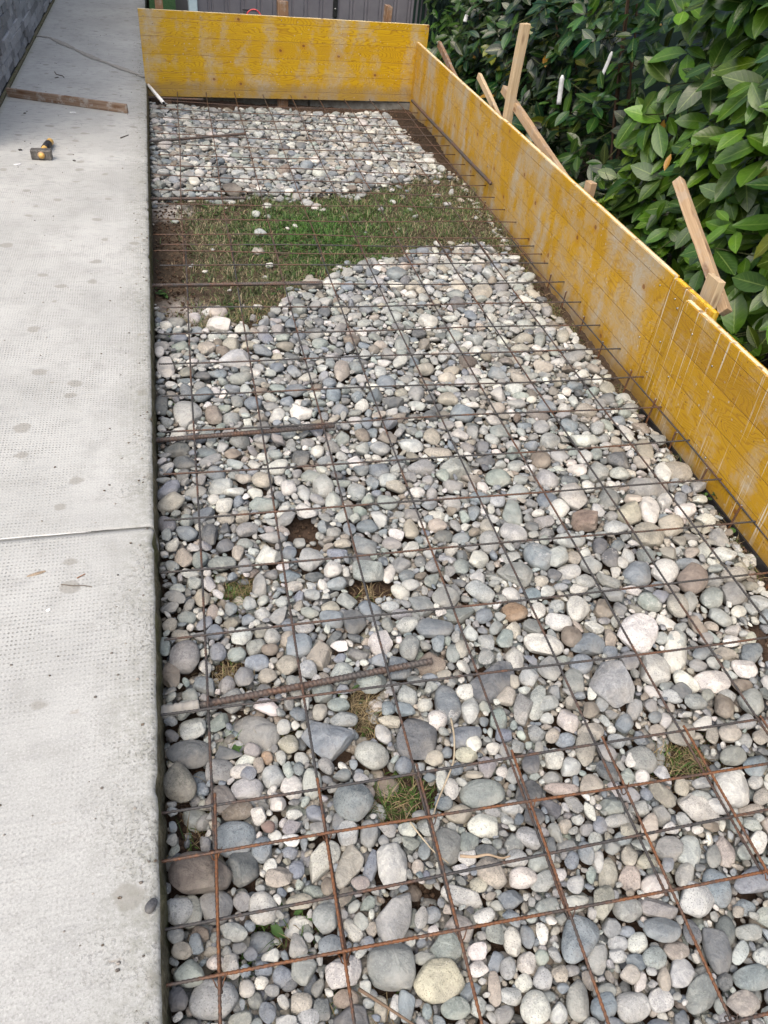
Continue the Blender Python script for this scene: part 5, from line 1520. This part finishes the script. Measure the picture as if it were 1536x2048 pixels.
def laurel(label, base, stems, tips, Lm, base_col, droop, bright, seed, extra=()):
    """stems: list of top points; tips: (n, x-range, y-range, z-range) shells of leaf rosettes, in world metres"""
    r = np.random.default_rng(seed); t = thing('laurel_shrub', label, 'shrub', base, 0, 'laurel shrubs behind the formwork')
    b0 = np.array(base); lv = Leaves(); SV, SF = [], []; sn = 0; SC = []
    def stick(P, r0, r1, col, sides=6):
        nonlocal sn
        V_, F_ = tube_vf(np.array(P) - b0, np.linspace(r0, r1, len(P)), sides, sn); SV.append(V_); SF.extend(F_); sn += len(V_); SC.append(np.broadcast_to(np.array(col), V_.shape))
    tops = []
    for (x, y, z) in stems:
        sb = b0 + np.array([r.normal(0, .05), r.normal(0, .06), 0]); te = np.array([x, y, z]); ts = np.linspace(0, 1, 9)[:, None]
        P = sb + (te - sb) * ts + np.sin(ts * 3.1) * r.normal(0, .04, 3); stick(P, .010, .004, np.array([.075, .05, .035]) * r.uniform(.7, 1.3), 7); tops += [P[k] for k in range(3, 9)]
    tops = np.array(tops)
    for (n_, xr, yr, zr, mode) in tips:
        for k in range(n_):
            p = np.array([r.uniform(*xr), r.uniform(*yr), r.uniform(*zr)])
            out = unit(np.array([-1.0, r.normal(-.15, .35), .15])); ax = unit(out * .8 + np.array([0, 0, r.uniform(.2, 1.0)]) + r.normal(0, .28, 3))
            o_ = tops[np.argmin(((tops - p) ** 2).sum(1))]
            if r.random() < .5: m_ = (o_ + p) / 2 + r.normal(0, .02, 3); stick([o_, m_, p], .0035, .0022, np.array([.06, .07, .03]) * r.uniform(.6, 1.3), 5)
            nl = r.integers(3, 8); ph = r.uniform(0, 6.28); a_, s1, s2 = frame(ax)
            br = r.random(); isb = br < bright
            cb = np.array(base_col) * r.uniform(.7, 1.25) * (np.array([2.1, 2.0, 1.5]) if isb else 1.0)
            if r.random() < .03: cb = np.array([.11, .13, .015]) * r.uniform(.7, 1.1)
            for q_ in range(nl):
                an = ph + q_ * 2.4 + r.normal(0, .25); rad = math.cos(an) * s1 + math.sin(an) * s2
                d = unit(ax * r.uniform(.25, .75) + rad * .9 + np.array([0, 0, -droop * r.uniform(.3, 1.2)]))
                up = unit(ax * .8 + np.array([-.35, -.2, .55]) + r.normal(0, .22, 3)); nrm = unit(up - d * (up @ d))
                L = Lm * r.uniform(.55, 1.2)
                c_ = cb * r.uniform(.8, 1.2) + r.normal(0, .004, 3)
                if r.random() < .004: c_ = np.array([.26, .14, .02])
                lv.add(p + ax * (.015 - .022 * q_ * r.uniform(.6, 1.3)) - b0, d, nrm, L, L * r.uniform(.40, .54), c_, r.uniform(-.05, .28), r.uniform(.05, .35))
    for (p, d, nrm, L, w_, c_) in extra: lv.add(np.array(p) - b0, np.array(d, float), np.array(nrm, float), L, w_, np.array(c_), .1, .2)
    add_mesh('stems', np.concatenate(SV), SF, M['twig'], t, True, col=np.concatenate(SC))
    lv.build(t)
    return t
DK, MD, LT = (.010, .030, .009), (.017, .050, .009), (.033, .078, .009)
def shell(n1, n2, n3, x0, yr, zr):     # leaves thin out from the sunlit skin to the bare inside
    return [(n1, (x0, x0 + .10), yr, zr, 0), (n2, (x0 + .08, x0 + .26), yr, zr, 0), (n3, (x0 + .24, x0 + .55), yr, zr, 0)]
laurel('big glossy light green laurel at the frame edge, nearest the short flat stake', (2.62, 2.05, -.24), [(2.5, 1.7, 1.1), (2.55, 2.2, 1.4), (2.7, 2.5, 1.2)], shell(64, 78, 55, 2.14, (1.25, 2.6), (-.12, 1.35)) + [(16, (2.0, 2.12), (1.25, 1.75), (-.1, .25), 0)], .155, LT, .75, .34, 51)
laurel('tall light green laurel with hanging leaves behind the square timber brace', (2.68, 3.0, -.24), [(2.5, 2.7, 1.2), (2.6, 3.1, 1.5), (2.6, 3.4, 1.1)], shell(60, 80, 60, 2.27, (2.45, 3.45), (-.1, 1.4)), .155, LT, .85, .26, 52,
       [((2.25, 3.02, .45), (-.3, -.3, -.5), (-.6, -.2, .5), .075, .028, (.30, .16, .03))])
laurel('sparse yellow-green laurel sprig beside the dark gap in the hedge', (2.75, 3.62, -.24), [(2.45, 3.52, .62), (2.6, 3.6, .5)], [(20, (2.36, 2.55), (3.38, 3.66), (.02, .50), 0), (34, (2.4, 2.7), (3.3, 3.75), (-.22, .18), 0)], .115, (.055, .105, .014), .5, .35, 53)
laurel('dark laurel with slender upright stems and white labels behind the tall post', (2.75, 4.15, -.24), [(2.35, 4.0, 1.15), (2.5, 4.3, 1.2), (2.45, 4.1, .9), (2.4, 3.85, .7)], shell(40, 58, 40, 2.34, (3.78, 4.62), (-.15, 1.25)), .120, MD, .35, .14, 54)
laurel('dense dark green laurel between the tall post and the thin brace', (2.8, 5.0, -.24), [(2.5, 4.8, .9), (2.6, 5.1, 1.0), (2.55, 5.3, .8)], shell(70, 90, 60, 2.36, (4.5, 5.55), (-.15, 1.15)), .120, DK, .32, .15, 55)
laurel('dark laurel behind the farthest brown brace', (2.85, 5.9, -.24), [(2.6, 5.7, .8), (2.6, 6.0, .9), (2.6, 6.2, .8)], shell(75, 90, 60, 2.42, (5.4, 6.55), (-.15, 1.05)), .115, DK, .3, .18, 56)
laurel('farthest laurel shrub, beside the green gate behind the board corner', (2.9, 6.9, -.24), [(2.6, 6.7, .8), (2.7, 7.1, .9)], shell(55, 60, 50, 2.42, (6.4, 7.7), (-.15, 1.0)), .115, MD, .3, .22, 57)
laurel('light green laurel outside the frame edge beside the near side board', (2.6, .6, -.24), [(2.5, .4, 1.2), (2.6, .9, 1.3)], shell(45, 50, 30, 2.18, (-.2, 1.3), (-.1, 1.3)), .125, LT, .7, .3, 58)

def plant_tag(label, p, L, w_, lean, rz):
    V, F = [], []
    for k in range(9):
        s = k / 8; x = .006 * math.sin(s * 4); ww = w_ * (1 if s > .12 else .35 + s * 5)
        V += [(-ww, x, -L * s), (ww, x, -L * s), (ww, x + .0012, -L * s), (-ww, x + .0012, -L * s)]
    for k in range(8):
        q_ = 4 * k
        for e in range(4): F.append((q_ + e, q_ + (e + 1) % 4, q_ + 4 + (e + 1) % 4, q_ + 4 + e))
    F += [(3, 2, 1, 0), (32, 33, 34, 35)]
    o = add_mesh('plant_label', V, F, M['tag'], None, True, loc=p); o.rotation_euler = (0, lean, rz); tag(o, label, 'plant label', 'white labels hanging in the hedge')
plant_tag('bright white plant label hanging in the dark laurel above the long brace', (2.325, 4.37, .475), .15, .013, R(-6), R(-25))
plant_tag('greyish white plant label half hidden on the slender laurel stem', (2.40, 4.02, .66), .13, .009, R(10), R(-45))
plant_tag('tiny white plant label high in the farthest dark laurel', (2.40, 6.32, .475), .05, .014, R(10), R(-20))
